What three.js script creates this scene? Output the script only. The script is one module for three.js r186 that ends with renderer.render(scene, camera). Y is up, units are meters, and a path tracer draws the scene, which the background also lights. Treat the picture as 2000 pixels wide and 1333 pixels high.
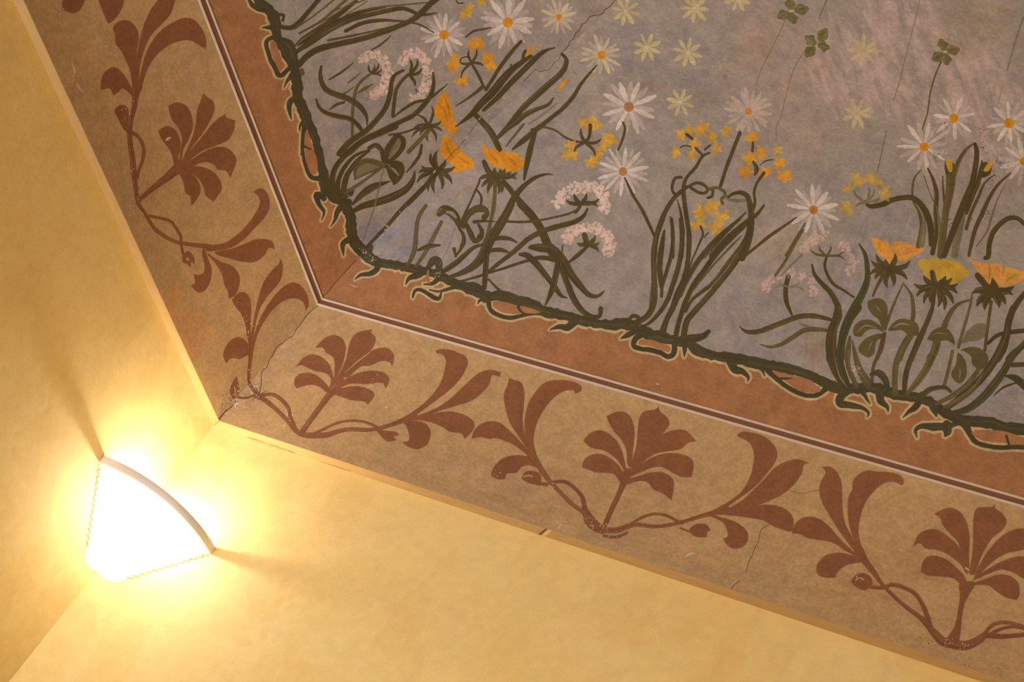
// A corner of a vaulted room: ochre walls, a corner sconce, and a painted cove ceiling with a scroll frieze and a meadow mural.
// Metres, y up. The corner of the two visible walls is the line x = 0, z = 0; the right wall runs along x, the left wall along z.
import * as THREE from 'three';
import { mergeGeometries } from 'three/addons/utils/BufferGeometryUtils.js';
import { RoundedBoxGeometry } from 'three/addons/geometries/RoundedBoxGeometry.js';

// ------------------------------------------------------------------ camera, exposure
const WALL_TOP = 4.2, ROOM = 5.6;                       // springing height of the cove; the room is square
const scene = new THREE.Scene();
scene.background = new THREE.Color(0x000000);
const camera = new THREE.PerspectiveCamera(18.745, 1.5, 0.05, 40);
camera.position.set(3.6092, WALL_TOP - 2.6240, 4.2977);
camera.up.set(-0.23871, 0.69210, 0.68119);
camera.lookAt(3.6092 - 0.47670 * 5, WALL_TOP - 2.6240 + 0.52762 * 5, 4.2977 - 0.70312 * 5);
const renderer = new THREE.WebGLRenderer({ antialias: true });
renderer.toneMapping = THREE.LinearToneMapping;
renderer.toneMappingExposure = 1.0;
renderer.shadowMap.enabled = true;
renderer.shadowMap.type = THREE.PCFSoftShadowMap;
const WARM = new THREE.Color().setRGB(1.0, 0.87, 0.72);   // incandescent light
const NEUTRAL = new THREE.Color().setRGB(1.0, 0.98, 0.97);  // whiter tint of the added fill lamp
const BULB = 0.42, GLOW = 1.15, SPILL = 0.09;               // candela of the bulb, glow of the shade, candela let through it; the same in every sconce
const FILL_LAMP = 16.6;                                         // candela of the unseen floor lamp, added as fill


// ------------------------------------------------------------------ small helpers
let seed = 20240611;
const rnd = () => { seed = (seed + 0x6D2B79F5) | 0; let t = Math.imul(seed ^ (seed >>> 15), 1 | seed); t = (t + Math.imul(t ^ (t >>> 7), 61 | t)) ^ t; return ((t ^ (t >>> 14)) >>> 0) / 4294967296; };
const hash = (x, y) => { let h = Math.imul(x | 0, 374761393) + Math.imul(y | 0, 668265263); h = Math.imul(h ^ (h >>> 13), 1274126177); return ((h ^ (h >>> 16)) >>> 0) / 4294967296; };
const noise = (x, y) => { const i = Math.floor(x), j = Math.floor(y), f = x - i, g = y - j, a = f * f * (3 - 2 * f), b = g * g * (3 - 2 * g); const p = hash(i, j), q = hash(i + 1, j), r = hash(i, j + 1), s = hash(i + 1, j + 1); return p + (q - p) * a + (r - p) * b + (p - q - r + s) * a * b; };
const fbm = (x, y, n = 4) => { let v = 0, a = 0.5, t = 0; for (let k = 0; k < n; k++) { v += a * noise(x, y); t += a; x = x * 2.03 + 17.1; y = y * 2.03 + 9.7; a *= 0.5; } return v / t; };
const toLin = (c) => (c <= 0.04045 ? c / 12.92 : ((c + 0.055) / 1.055) ** 2.4);
const toS = (c) => (c <= 0.0031308 ? c * 12.92 : 1.055 * Math.max(c, 0) ** (1 / 2.4) - 0.055);
// pigments: seen under the room's warm light as given here; divided by that light they are the paint's own colour
const LIGHT = [1.04, 0.84, 0.56];
const pigment = (r, g, b) => [r, g, b].map((c, i) => Math.round(255 * Math.min(0.97, toS(Math.min(0.9, toLin(c / 255) / LIGHT[i])))));
const css = (c, a = 1) => `rgba(${c[0]},${c[1]},${c[2]},${a})`;
const mixc = (a, b, t) => a.map((v, i) => Math.round(v + (b[i] - v) * t));
const PAINT = {
  mot: [134, 80, 45], fri: [184, 143, 91], bnd: [160, 105, 62], crm: [192, 158, 108], crk: [96, 60, 40], chip: [214, 184, 158], vin: [66, 57, 30],
  ol: [72, 58, 26], o2: [92, 77, 40], o3: [114, 99, 68, 0.8], br: [86, 60, 34], br2: [96, 68, 44, 0.6], gr: [64, 58, 27], lt: [150, 136, 108, 0.85], o2f: [104, 92, 60, 0.8],
  yo: [206, 132, 22], yo2: [188, 108, 16, 0.6], yl: [196, 145, 42, 0.9], yl2: [186, 148, 50], ylf: [180, 145, 62, 0.8], yor: [206, 142, 62], orp: [214, 128, 58, 0.7],
  dwh: [208, 188, 166], dsh: [192, 170, 156, 0.9], dyl: [198, 178, 128], dfa: [188, 162, 142, 0.85], cream: [192, 170, 116], crfaint: [176, 150, 112, 0.35], crpale: [190, 168, 112, 0.9],
  cbr: [172, 116, 70], clo: [108, 96, 58], umb: [204, 166, 146, 0.85], umw: [208, 178, 156, 0.85], umf: [188, 150, 132, 0.6], spk: [62, 46, 36, 0.8], tan: [150, 122, 85, 0.6], mur: [151, 135, 119],
  lav: [124, 115, 118], blu: [122, 116, 122], gry: [132, 122, 116], pnk: [166, 132, 113], mau: [150, 126, 116], bei: [164, 142, 116], och: [152, 120, 82], pnm: [188, 156, 142], wal: [243, 201, 119], sof: [192, 146, 82], stn: [164, 132, 100],
};
const col = (n, a) => { const c = PAINT[n]; return css(pigment(c[0], c[1], c[2]), a ?? c[3] ?? 1); };
const rgb = (n) => { const c = PAINT[n]; return pigment(c[0], c[1], c[2]); };

// ------------------------------------------------------------------ profile of the cove: d out from the wall, h above the springing, by arc length s
const E0 = 0.035, R1 = 0.91, PH = 75 * Math.PI / 180, R2 = 4;
const S1 = R1 * PH, D1 = E0 + R1 * (1 - Math.cos(PH)), H1 = R1 * Math.sin(PH), S2 = S1 + R2 * (Math.PI / 2 - PH);
function profile(s, off = 0) {                            // off: proud of the surface, into the room
  let d, h, a;
  if (s <= S1) { a = Math.max(s, 0) / R1; d = E0 + R1 * (1 - Math.cos(a)); h = R1 * Math.sin(a) + Math.min(s, 0); }
  else { a = Math.min(PH + (s - S1) / R2, Math.PI / 2); d = D1 + R2 * (Math.cos(PH) - Math.cos(a)); h = H1 + R2 * (Math.sin(a) - Math.sin(PH)); }
  return [d + off * Math.cos(a), h - off * Math.sin(a)];
}
const wobble = (u, s, k) => 0.006 * (fbm(u * 1.7 + k * 31, s * 2, 3) - 0.5) * Math.exp(-Math.max(s, 0) / 0.35);   // hand-laid plaster
// the four sides: right wall, left wall, and the two behind the camera
const SIDES = [
  (u, d, h) => [u, WALL_TOP + h, d], (u, d, h) => [d, WALL_TOP + h, u],
  (u, d, h) => [u, WALL_TOP + h, ROOM - d], (u, d, h) => [ROOM - d, WALL_TOP + h, u],
];
const FLIP = [false, true, true, false];

// ------------------------------------------------------------------ the painting, measured on the plaster in millimetres: along the wall, up the cove
// each entry: layer, kind, pigment, then its measures (s stroke: widths, points; p outline: points; D daisy, U umbel blossom, T daub, K spatter, o dot: size, place and stretch; B washes)
const PAINTED = {
  R: [
    ['f','p','mot',[-17,271,-28,316,-31,362,-22,415,-1,461,28,488,64,486,96,464,113,439,111,418,111,418,92,441,58,445,24,429,-1,395,-14,351,-15,303,-4,258]],
    ['f','s','mot',[23,15,11,11,11,14],[-21,275,2,228,26,179,49,147,82,128,102,119]],['f','p','mot',[17,90,-5,118,-7,158,-7,158,19,132,34,108,32,89]],
    ['f','s','fri',[4,4],[9,123,28,100]],['f','s','mot',[8,9,9,9],[31,95,61,98,85,115,97,122]],
    ['f','s','mot',[16,15,13,13,14,18,22,21,17,15,14,14,15,19,24],[93,118,135,111,187,93,242,70,284,49,316,43,345,50,388,67,417,92,450,108,497,121,521,134,552,155,581,180,608,207]],
    ['f','s','mot',[15,13,12,11,11,11],[102,118,136,137,173,132,214,113,244,83,279,56]],
    ['f','s','mot',[11,11,10,10,9,9,8],[339,50,367,83,393,112,425,131,468,142,513,140,536,136]],
    ['f','p','mot',[524,130,557,137,581,142,597,137,597,137,585,126,598,118,598,118,580,107,556,112]],
    ['f','s','mot',[21,20,22,29,43],[307,51,309,104,315,168,321,205,320,239]],
    ['f','p','mot',[197,317,197,317,206,342,218,359,242,371,270,367,291,350,302,323,311,286,318,250,302,253,278,297,256,310,238,313,223,324,207,322]],
    ['f','p','mot',[355,419,355,419,357,408,376,399,382,378,376,354,361,327,347,304,340,279,332,254,311,255,313,306,305,342,301,372,310,396,334,410]],
    ['f','p','mot',[332,261,343,296,361,327,380,355,405,373,431,378,455,367,464,352,468,330,468,330,457,340,437,340,420,332,400,315,372,304,358,284,349,262]],
    ['f','p','mot',[165,243,165,243,171,271,189,292,216,297,245,291,269,279,291,257,311,228,285,248,261,253,234,249,203,252,180,254]],
    ['f','p','mot',[187,195,182,210,191,227,216,237,245,236,277,226,310,207,302,197,276,205,247,205,224,194,206,180,206,180,195,185]],
    ['f','p','mot',[316,201,333,238,352,263,378,284,412,300,446,305,471,297,481,281,481,261,481,261,467,273,447,271,425,259,396,252,367,244,344,225,336,203]],
    ['f','s','fri',[1.2,3,1.2],[311,255,312,291,306,335]],['f','s','fri',[1.3,3.7,3.6],[329,268,349,309,378,351]],
    ['f','p','mot',[323,200,357,229,394,242,432,243,457,232,455,210,452,198,452,198,432,203,398,196,364,196]],
    ['f','p','mot',[585,411,585,411,600,420,624,425,651,424,683,419,699,402,699,375,692,344,677,311,650,268,627,231,600,194,586,179,593,205,618,248,635,289,641,330,636,368,627,395,608,407,591,404,591,404]],
    ['f','p','mot',[810,403,810,403,812,391,812,391,787,389,789,361,778,329,756,299,721,274,682,247,645,218,604,195,662,246,687,279,706,314,725,353,747,386,776,402]],
    ['f','p','mot',[601,191,669,233,712,251,757,254,791,244,804,228,800,201,793,186,793,186,776,199,742,193,712,200,674,203,634,199]],
    ['f','p','mot',[585,181,636,195,665,190,686,171,695,136,677,113,648,110,620,117,620,117,636,130,619,155,602,171]],
    ['f','p','mot',[814,192,814,192,809,221,822,245,846,259,876,261,913,247,952,229,987,210,1004,195,946,212,908,216,883,216,862,207,837,206]],
    ['f','p','mot',[842,394,842,394,861,393,884,391,905,366,918,332,932,292,953,259,989,221,985,214,939,245,900,273,866,312,847,345,846,374]],
    ['f','p','mot',[998,203,961,252,940,294,930,340,938,380,951,407,975,423,1011,433,1045,435,1065,428,1068,415,1054,406,1054,406,1046,413,1022,405,1001,383,986,351,979,311,983,268,1000,229,1026,197,1018,189]],
    ['f','p','mot',[1038,188,997,191,961,183,932,162,922,133,927,105,951,99,971,107,971,107,967,124,991,135,996,154,1014,168,1043,170]],
    ['f','p','mot',[1015,124,1015,124,1016,145,1035,155,1059,152,1073,131,1060,119,1035,118]],['f','s','fri',[5,5,5],[1019,130,1029,138,1041,139]],
    ['f','s','mot',[12,12,12,11,11,12,15,17,19],[1067,124,1093,130,1110,143,1140,153,1174,144,1208,125,1234,92,1264,72,1297,55]],
    ['f','s','mot',[25,18,14,11,12,12,14,17,20],[996,208,1037,180,1083,149,1137,121,1188,97,1235,82,1257,59,1286,48,1314,48]],
    ['f','s','mot',[20,19,17,14,12,12,12,13,17,23],[1295,49,1341,60,1367,82,1392,97,1438,107,1475,125,1510,149,1543,175,1574,197,1596,218]],
    ['f','s','mot',[10,10,10],[1322,35,1355,42,1376,65]],['f','s','mot',[9,9,9,8,8,8],[1374,95,1394,122,1421,142,1455,148,1485,143,1505,140]],
    ['f','s','mot',[6,6],[1507,126,1540,124]],['f','p','mot',[1532,130,1545,152,1570,157,1587,144,1587,144,1580,139,1585,124,1585,124,1566,117,1547,118]],
    ['f','p','mot',[1565,187,1609,190,1646,188,1678,175,1691,155,1689,131,1669,116,1647,121,1630,134,1630,134,1638,145,1624,166,1605,179]],
    ['f','s','mot',[15,15,16,20,27],[1308,64,1303,116,1301,166,1298,204,1296,233]],
    ['f','p','mot',[1171,368,1171,368,1188,384,1209,393,1235,388,1256,366,1270,338,1282,300,1298,252,1284,258,1267,290,1241,316,1209,334,1187,351]],
    ['f','p','mot',[1307,435,1307,435,1317,422,1343,411,1354,394,1347,369,1332,337,1319,301,1315,248,1298,252,1287,315,1272,362,1265,392,1273,412,1298,423]],
    ['f','p','mot',[1134,284,1134,284,1143,308,1165,324,1195,323,1224,311,1250,290,1272,263,1292,231,1259,255,1228,269,1197,274,1170,271,1148,276]],
    ['f','p','mot',[1165,209,1165,209,1162,235,1182,255,1208,261,1240,254,1271,239,1297,214,1289,201,1262,217,1235,214,1210,207,1185,208]],
    ['f','p','mot',[1306,245,1316,309,1333,347,1359,375,1395,392,1421,386,1445,372,1445,372,1425,362,1411,340,1380,324,1350,308,1328,281,1312,233]],
    ['f','p','mot',[1300,219,1321,264,1346,295,1379,317,1417,326,1451,322,1466,303,1472,274,1472,274,1447,267,1418,270,1386,277,1357,268,1327,242]],
    ['f','p','mot',[1295,208,1327,230,1356,251,1388,262,1419,256,1435,238,1447,195,1447,195,1418,206,1389,209,1359,224,1333,218,1309,200]],
    ['f','p','mot',[1551,418,1551,418,1561,432,1590,437,1620,437,1651,425,1674,403,1676,374,1666,342,1652,305,1632,271,1609,237,1582,197,1563,187,1603,244,1621,277,1627,315,1624,350,1616,379,1597,406,1574,414]],
    ['f','p','mot',[1765,401,1765,401,1754,394,1757,370,1749,338,1730,303,1699,271,1660,240,1621,211,1576,192,1623,239,1647,282,1666,324,1681,361,1705,387,1733,402]],
    ['f','p','mot',[1572,199,1619,215,1664,245,1702,261,1739,266,1770,256,1786,238,1792,215,1786,208,1786,208,1768,209,1741,210,1707,217,1673,213,1631,206,1582,195]],
    ['f','p','mot',[1795,206,1795,206,1793,231,1802,252,1823,264,1849,265,1879,254,1913,234,1945,217,1983,198,1951,203,1917,213,1891,215,1863,210,1838,207,1815,211]],
    ['f','p','mot',[1804,401,1804,401,1822,407,1840,403,1858,388,1872,367,1884,335,1900,300,1918,272,1944,247,1971,219,1964,214,1933,234,1901,257,1868,284,1838,311,1819,338,1815,360,1818,383,1817,393]],
    ['f','p','mot',[1976,214,1945,251,1924,281,1908,315,1899,346,1902,366,1896,387,1903,408,1922,425,1947,429,1970,435,1994,438,2014,434,2023,424,2021,414,2021,414,2011,416,1995,416,1976,407,1961,387,1949,357,1945,327,1949,292,1959,259,1981,226,2003,203,1996,197]],
    ['f','p','mot',[1988,195,1953,197,1926,191,1903,176,1893,149,1898,127,1916,116,1950,125,1950,125,1949,141,1959,163,1978,178,1999,190]],
    ['f','s','mot',[27,19,14,10,10,11,13,16,20,25,28,27,23,17,14,12,12],[1978,215,2001,195,2036,171,2070,146,2112,124,2152,106,2190,93,2216,79,2243,61,2268,49,2295,51,2324,57,2346,81,2358,100,2393,110,2443,133,2475,151]],
    ['f','p','mot',[1993,128,1993,128,1998,151,2015,160,2037,153,2045,133,2033,117,2011,118]],['f','s','fri',[3.9,3.9,3.8],[2002,135,2008,145,2019,144]],
    ['f','s','mot',[10,11,12,12,12,12,13,13],[2044,130,2074,138,2092,154,2124,156,2156,149,2184,127,2208,99,2224,77]],
    ['f','s','mot',[9,10,10,10,10],[2353,102,2365,134,2390,149,2420,153,2460,150]],
    ['f','p','mot',[2275,50,2280,94,2273,136,2263,177,2250,212,2284,224,2279,174,2285,132,2303,61]],
    ['f','p','mot',[2127,366,2127,366,2142,383,2163,393,2190,387,2214,363,2231,331,2243,292,2260,246,2230,283,2207,314,2182,328,2157,345,2144,360]],
    ['f','p','mot',[2264,432,2264,432,2268,423,2289,415,2304,400,2302,377,2286,352,2277,320,2274,285,2275,247,2261,247,2252,295,2238,341,2225,379,2223,407,2240,418,2258,424]],
    ['f','p','mot',[2105,269,2105,269,2106,300,2123,321,2149,328,2181,319,2211,303,2236,277,2258,241,2230,262,2192,276,2159,278,2136,273,2117,282]],
    ['f','p','mot',[2147,211,2147,211,2143,234,2148,253,2169,262,2198,260,2227,248,2258,228,2258,208,2230,219,2195,214,2169,207]],
    ['f','p','mot',[2277,243,2282,296,2295,338,2315,373,2341,391,2375,395,2406,384,2406,384,2392,368,2368,344,2335,325,2312,301,2295,270,2283,237]],
    ['f','p','mot',[2277,230,2305,274,2334,304,2367,325,2405,327,2430,310,2429,280,2429,280,2393,273,2363,280,2332,278,2304,256]],
    ['f','p','mot',[2278,218,2308,245,2333,264,2359,268,2383,257,2395,231,2394,214,2394,214,2367,213,2340,221,2314,229]],['f','s','chip',[3.1,3.1],[2248,255,2258,252]],
    ['k','s','crk',[2.7,2.8,2.8,2.8,2.8,2.9,2.8,2.9,2.9,2.8,2.8,2.9,2.8,2.5,2.5,2.6],[146,442,131,424,119,400,112,368,106,356,104,333,94,323,80,300,69,284,71,255,67,246,71,215,64,202,74,177,84,163,100,123]],
    ['k','s','crk',[6,4,4,5],[31,3,32,34,39,49,44,75]],['k','s','crk',[2.3,2.3,2.3],[74,143,94,130,118,111]],['k','s','crk',[2.5,2.4,2.4],[89,102,98,119,115,142]],
    ['k','s','crk',[1.8,1.8,1.7,1.7,1.7,1.7,1.7,1.6],[1728,210,1720,202,1714,186,1721,156,1720,137,1722,113,1722,91,1729,61]],
    ['k','s','crk',[2.4,2.3,2.1,2],[1726,30,1719,22,1716,1,1721,-18]],['k','s','crk',[1.3,1.3,1.3,1.3],[1746,315,1780,319,1798,329,1816,339]],
    ['k','s','crk',[3.1,2.6,2.1,1.6,1.9,2.2,2.4],[225,604,210,583,200,564,184,537,176,524,166,496,153,475]],
    ['k','s','crk',[2.1,2.1,2.1,2.1,2.2,2.2,2.1,2.1,2.1,2.2,2.2,2.2,2.2,2.2,2.2,2.2],[1065,1563,1045,1537,1030,1526,1022,1512,1007,1505,992,1500,978,1492,965,1475,954,1468,941,1446,929,1436,923,1420,909,1406,904,1394,888,1376,880,1367]],
    ['k','s','crk',[1.9,1.9,1.9,1.9,1.9,2,2.1,2,1.9,1.9,1.9,2],[876,1360,867,1344,855,1335,842,1317,831,1307,817,1301,804,1297,789,1299,781,1290,769,1276,757,1266,748,1253]],
    ['k','s','crk',[1.3,1.3,1.3],[671,1189,660,1176,651,1162]],
    ['k','s','crk',[1.7,1.7,1.7,1.7,1.7,1.7,1.7,1.7,1.7,1.8],[599,1118,589,1102,573,1081,549,1045,533,1025,522,1008,503,991,484,966,462,943,448,921]],
    ['k','s','chip',[2.6,2.6],[619,1127,625,1130]],['k','s','chip',[2,2],[589,1105,596,1114]],['k','s','chip',[2.1,2.1],[545,1039,551,1049]],
    ['k','s','chip',[3.6,3.6],[439,914,444,923]],['k','s','chip',[1.9,1.9],[526,1014,529,1013]],
    ['v','s','vin',[40,44,46,48,41,41,42,41,40,40,42,44,41,37,35,34,33,33,33,33,35,38,40,39,36,33,30,27,27,27,27,26,26,26,28,29,31,33,34,30,27,25,27,28,30,31,32,30,27,25,25,25,26,28,30,28,25,23,24,25,26,28,30,28,26,24,25,26,27,29,30,29,26,23],[-166,1373,-161,1341,-144,1323,-117,1301,-114,1267,-116,1237,-103,1209,-87,1179,-70,1149,-60,1118,-59,1078,-55,1042,-35,1004,-13,969,5,941,21,904,34,872,46,839,71,802,107,771,140,757,167,730,180,698,194,668,216,650,248,632,286,617,326,618,388,623,436,625,492,628,518,623,568,618,609,611,651,607,690,605,746,616,798,611,843,613,885,605,941,609,996,608,1052,611,1097,619,1130,629,1166,632,1193,622,1242,620,1296,621,1337,626,1362,611,1404,609,1455,615,1506,620,1556,619,1606,626,1656,627,1696,625,1731,621,1768,614,1815,619,1860,635,1898,637,1934,635,1971,639,2001,642,2045,634,2086,620,2132,617,2190,628,2236,626,2280,632,2358,638,2475,634],'main'],
    ['v','s','vin',[22,18,15,2.9],[200,666,170,649,168,631,179,608],'flame'],['v','s','vin',[22,20,16,11,3.8],[292,624,305,600,288,578,256,567,241,550],'flame'],
    ['v','s','vin',[22,20,15,3.8],[465,626,445,609,421,595,415,575],'flame'],['v','s','vin',[23,13,3.4],[518,624,505,600,474,589],'flame'],
    ['v','s','vin',[5,12,13,12,10,10,7],[539,582,538,562,519,560,492,567,466,571,451,562,451,544],'flame'],
    ['v','s','vin',[4,6,9,11],[498,578,528,580,552,591,580,606],'flame'],['v','s','vin',[14,10,2.7],[694,596,673,589,666,575],'flame'],
    ['v','s','vin',[3.5,9],[683,583,690,590],'flame'],['v','s','vin',[18,13,13,13,11,10,10],[692,603,712,570,745,560,783,562,817,577,851,591,887,597],'flame'],
    ['v','p','bnd',[713,591,747,601,790,601,828,604,872,600,848,590,818,585,801,578,765,571,733,574]],['v','s','vin',[9,7,5],[797,599,807,589,825,582]],
    ['v','s','vin',[26,21,14,2.5],[984,602,968,580,940,574,915,559],'flame'],['v','s','bnd',[3.1,12,5],[476,635,481,609,492,597]],
    ['v','s','vin',[18,15,2.5],[1168,615,1152,602,1134,587],'flame'],
    ['v','s','vin',[20,18,15,13,13,13,14,17,17],[1202,621,1180,600,1179,579,1202,575,1233,579,1262,579,1286,574,1301,586,1296,614],'flame'],
    ['v','p','bnd',[1194,599,1221,606,1254,605,1284,602,1285,586,1252,588,1219,589,1194,585]],['v','s','vin',[17,11,2.1],[1327,616,1331,600,1334,585],'flame'],
    ['v','s','vin',[23,21,16,9,2.4],[1469,604,1488,589,1509,588,1530,578,1530,567],'flame'],['v','s','vin',[14,8,2.3],[1558,611,1566,603,1574,592],'flame'],
    ['v','s','vin',[15,14,13,12,12,13,15],[1578,609,1605,596,1632,584,1665,575,1700,572,1730,581,1752,607],'flame'],
    ['v','p','bnd',[1590,613,1617,613,1660,614,1700,614,1720,604,1737,593,1710,581,1678,578,1652,587,1632,595,1603,603]],
    ['v','s','vin',[7,6,1.8],[1615,596,1634,601,1651,606]],['v','s','vin',[23,23,20,16,11,7,2.3],[1807,615,1792,587,1802,575,1834,579,1860,579,1879,571,1878,560],'flame'],
    ['v','s','vin',[19,11,2.2],[1841,627,1857,612,1876,594],'flame'],['v','s','vin',[23,19,11,2.2],[1891,633,1902,610,1922,599,1929,587],'flame'],
    ['v','s','vin',[22,17,10,2.2],[2005,651,1995,618,1981,601,1970,582],'flame'],['v','s','vin',[22,17,6],[2026,644,2044,624,2054,610],'flame'],
    ['v','s','vin',[5,18,20,13,10,2.2],[2125,612,2087,591,2056,581,2024,574,2012,560,2021,543],'flame'],['v','s','vin',[22,23,11],[2086,596,2092,579,2091,569],'flame'],
    ['v','s','vin',[22,15,13,12,12,12,12],[2132,608,2150,588,2171,572,2201,570,2236,575,2263,584,2308,596],'flame'],
    ['v','p','bnd',[2154,594,2181,607,2224,616,2254,617,2304,611,2306,601,2261,591,2226,587,2189,580,2164,585]],['v','s','vin',[8,6],[2242,606,2253,588]],
    ['v','s','vin',[10,21,20,12],[225,629,252,624,263,644,268,656]],['v','s','vin',[15,21,13],[475,640,486,660,502,660]],
    ['v','s','vin',[11,17,26,19],[472,641,482,664,503,662,516,630]],['v','s','vin',[13,23,27,17],[551,621,608,617,647,620,678,610]],
    ['v','s','vin',[10,20,20,10],[698,608,745,622,797,617,844,615]],['v','s','vin',[13,22,16],[1180,622,1196,619,1207,615]],
    ['v','s','vin',[16,25,19,12],[1348,624,1372,614,1404,612,1455,615]],['v','s','vin',[12,19,22,12],[1414,616,1450,612,1478,610,1514,618]],
    ['v','s','vin',[15,27,18],[1698,624,1743,617,1776,616]],['v','s','vin',[18,30,27,21],[1727,619,1762,612,1800,616,1844,633]],
    ['v','s','vin',[18,26,18],[2051,632,2095,619,2126,617]],['v','s','vin',[12,20,12],[2173,628,2196,631,2221,629]],
    ['m','s','o3',[2.3,2.4,2.4,2.4],[1550,1589,1513,1510,1478,1437,1461,1387]],
    ['m','s','o3',[2.3,2.4,2.4,2.5,2.5,2.6],[1602,1517,1569,1455,1548,1385,1531,1315,1517,1278,1516,1238]],['m','s','o3',[5,3.4,1.7],[1666,1671,1652,1637,1638,1599]],
    ['m','s','o3',[2.2,2.3,2.3,2.3,2.3],[1907,1716,1886,1624,1868,1547,1853,1480,1838,1422]],
    ['m','s','o2',[3.9,3.9,4,4,4],[1959,1553,1946,1518,1933,1465,1926,1405,1913,1354]],['m','s','o3',[3.7,3.8,3.8],[2159,1713,2140,1639,2124,1565]],
    ['m','s','o3',[1.4,1.4],[2112,1514,2105,1469]],['m','s','o3',[3.6,3.6,3.6],[1819,1331,1809,1273,1797,1207]],['m','o','cream',[7.9],[1568,1619,1.4,0.26,-0.07,-1.45]],
    ['m','s','clo',[19,31,28,14],[1567,1631,1566,1637,1566,1644,1565,1650]],['m','s','clo',[18,30,27,13],[1584,1625,1593,1628,1601,1632,1610,1635]],
    ['m','s','clo',[19,32,29,15],[1570,1608,1571,1602,1572,1596,1574,1591]],['m','s','clo',[17,29,26,13],[1555,1610,1548,1606,1541,1601,1534,1596]],
    ['m','o','cream',[7.9],[1633,1538,1.39,0.27,-0.04,-1.45]],['m','s','clo',[16,28,25,13],[1643,1555,1649,1565,1654,1574,1659,1583]],
    ['m','s','clo',[21,35,32,16],[1624,1543,1619,1546,1614,1549,1609,1552]],['m','s','clo',[17,28,25,13],[1623,1524,1617,1517,1611,1509,1605,1502]],
    ['m','s','clo',[19,33,30,15],[1644,1537,1650,1537,1656,1536,1662,1536]],['m','o','cream',[7.9],[1970,1583,1.29,0.25,0.01,-1.4]],
    ['m','s','clo',[18,30,28,14],[1966,1594,1964,1600,1962,1605,1960,1611]],['m','s','clo',[17,29,26,13],[1981,1588,1987,1591,1993,1593,2000,1596]],
    ['m','s','clo',[16,27,25,13],[1959,1573,1953,1568,1947,1562,1941,1557]],['m','s','clo',[17,29,26,13],[1971,1572,1972,1565,1972,1559,1973,1553]],
    ['m','D','cream',[27,8,'dwh',3,0.2,0.3,0.06,0],[1090,1532,1.55,0.28,-0.14,-1.53]],['m','D','cream',[28,8,'dwh',3,0.05,0.32,0.05,0],[1295,1577,1.48,0.27,-0.11,-1.49]],
    ['m','D','cream',[26,8,'dwh',3,0.4,0.3,0.05,0],[1422,1630,1.44,0.26,-0.1,-1.47]],['m','D','cream',[26,8,'dwh',3.5,0.35,0.3,0.05,0],[1147,1435,1.55,0.3,-0.11,-1.53]],
    ['m','D','cream',[28,8,'dwh',3.5,0.25,0.3,0.06,0],[1267,1443,1.51,0.29,-0.09,-1.51]],['m','D','cream',[26,8,'dwh',3.5,0.3,0.3,0.05,0],[1238,1291,1.54,0.32,-0.06,-1.53]],
    ['m','D','crfaint',[22,8,0,0,0.2,0.3,0.1,0],[1369,1418,1.48,0.29,-0.07,-1.5]],['m','D','crpale',[31,8,0,0,0.1,0.26,0.1,0],[1759,1545,1.35,0.27,-0.02,-1.43]],
    ['m','D','crpale',[28,8,0,0,0.35,0.28,0.1,0],[1740,1364,1.38,0.29,0.01,-1.46]],['m','D','dyl',[38,16,'yo',8.5,0.05,0.19,0.09,'dsh'],[1005,1385,1.6,0.31,-0.13,-1.55]],
    ['m','D','dwh',[52,16,'cbr',10,0.08,0.2,0.1,'dsh'],[1080,1245,1.59,0.33,-0.08,-1.56]],
    ['m','D','dwh',[48,20,'cbr',8.5,0.1,0.17,0.06,'dsh'],[1059,1048,1.59,0.34,0.06,-1.48]],
    ['m','D','dfa',[44,18,'yo',6.5,0.1,0.18,0.1,'dsh'],[1438,1306,1.48,0.31,-0.03,-1.5]],['m','D','dwh',[47,18,'yo2',9,0.1,0.19,0.1,'dsh'],[1627,1063,1.43,0.32,0.11,-1.41]],
    ['m','D','dwh',[41,14,'yo',9,0.2,0.18,0.1,'dsh'],[1994,1405,1.3,0.28,0.04,-1.42]],['m','D','dwh',[40,15,'yo',10,0.1,0.19,0.1,'dsh'],[2133,1421,1.26,0.27,0.06,-1.4]],
    ['m','D','dwh',[47,15,'yo',9,0.25,0.17,0.12,'dsh'],[1920,1308,1.34,0.3,0.04,-1.44]],['m','D','dwh',[46,16,'yo',8,0.2,0.17,0.1,'dsh'],[2174,1325,1.26,0.29,0.08,-1.4]],
    ['m','s','ol',[10,14,16,16,14,10,3.8],[606,1137,655,1186,706,1242,756,1294,797,1337,829,1364,860,1379]],
    ['m','s','ol',[11,14,15,16,17,17,16,15,13,8],[880,1365,893,1349,883,1319,859,1290,827,1259,786,1219,746,1179,717,1145,689,1108,650,1063]],
    ['m','s','ol',[4,9,12,15,15,12,7],[842,1224,822,1198,783,1176,744,1151,716,1124,685,1097,654,1063]],['m','s','o3',[3.2,7,4],[854,1210,801,1162,754,1125]],
    ['m','s','o2',[8,7,3.4],[739,1122,704,1076,679,1042]],
    ['m','s','ol',[3.7,7,10,12,12,12,14,16,7],[989,1352,959,1317,931,1280,906,1240,870,1197,827,1157,788,1121,742,1077,703,1040]],
    ['m','s','ol',[7,7,7,8,7,7],[765,1111,803,1126,841,1125,874,1111,903,1105,935,1109]],['m','s','yo',[6,12,4],[857,1253,875,1272,893,1292]],
    ['m','s','ol',[17,22,23,19],[579,1117,608,1095,635,1069,660,1026]],['m','s','o3',[5,5],[912,1318,919,1312]],['m','T','yl',[11.2],[934,1169,1.64,0.34,-0.07,-1.56]],
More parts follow.
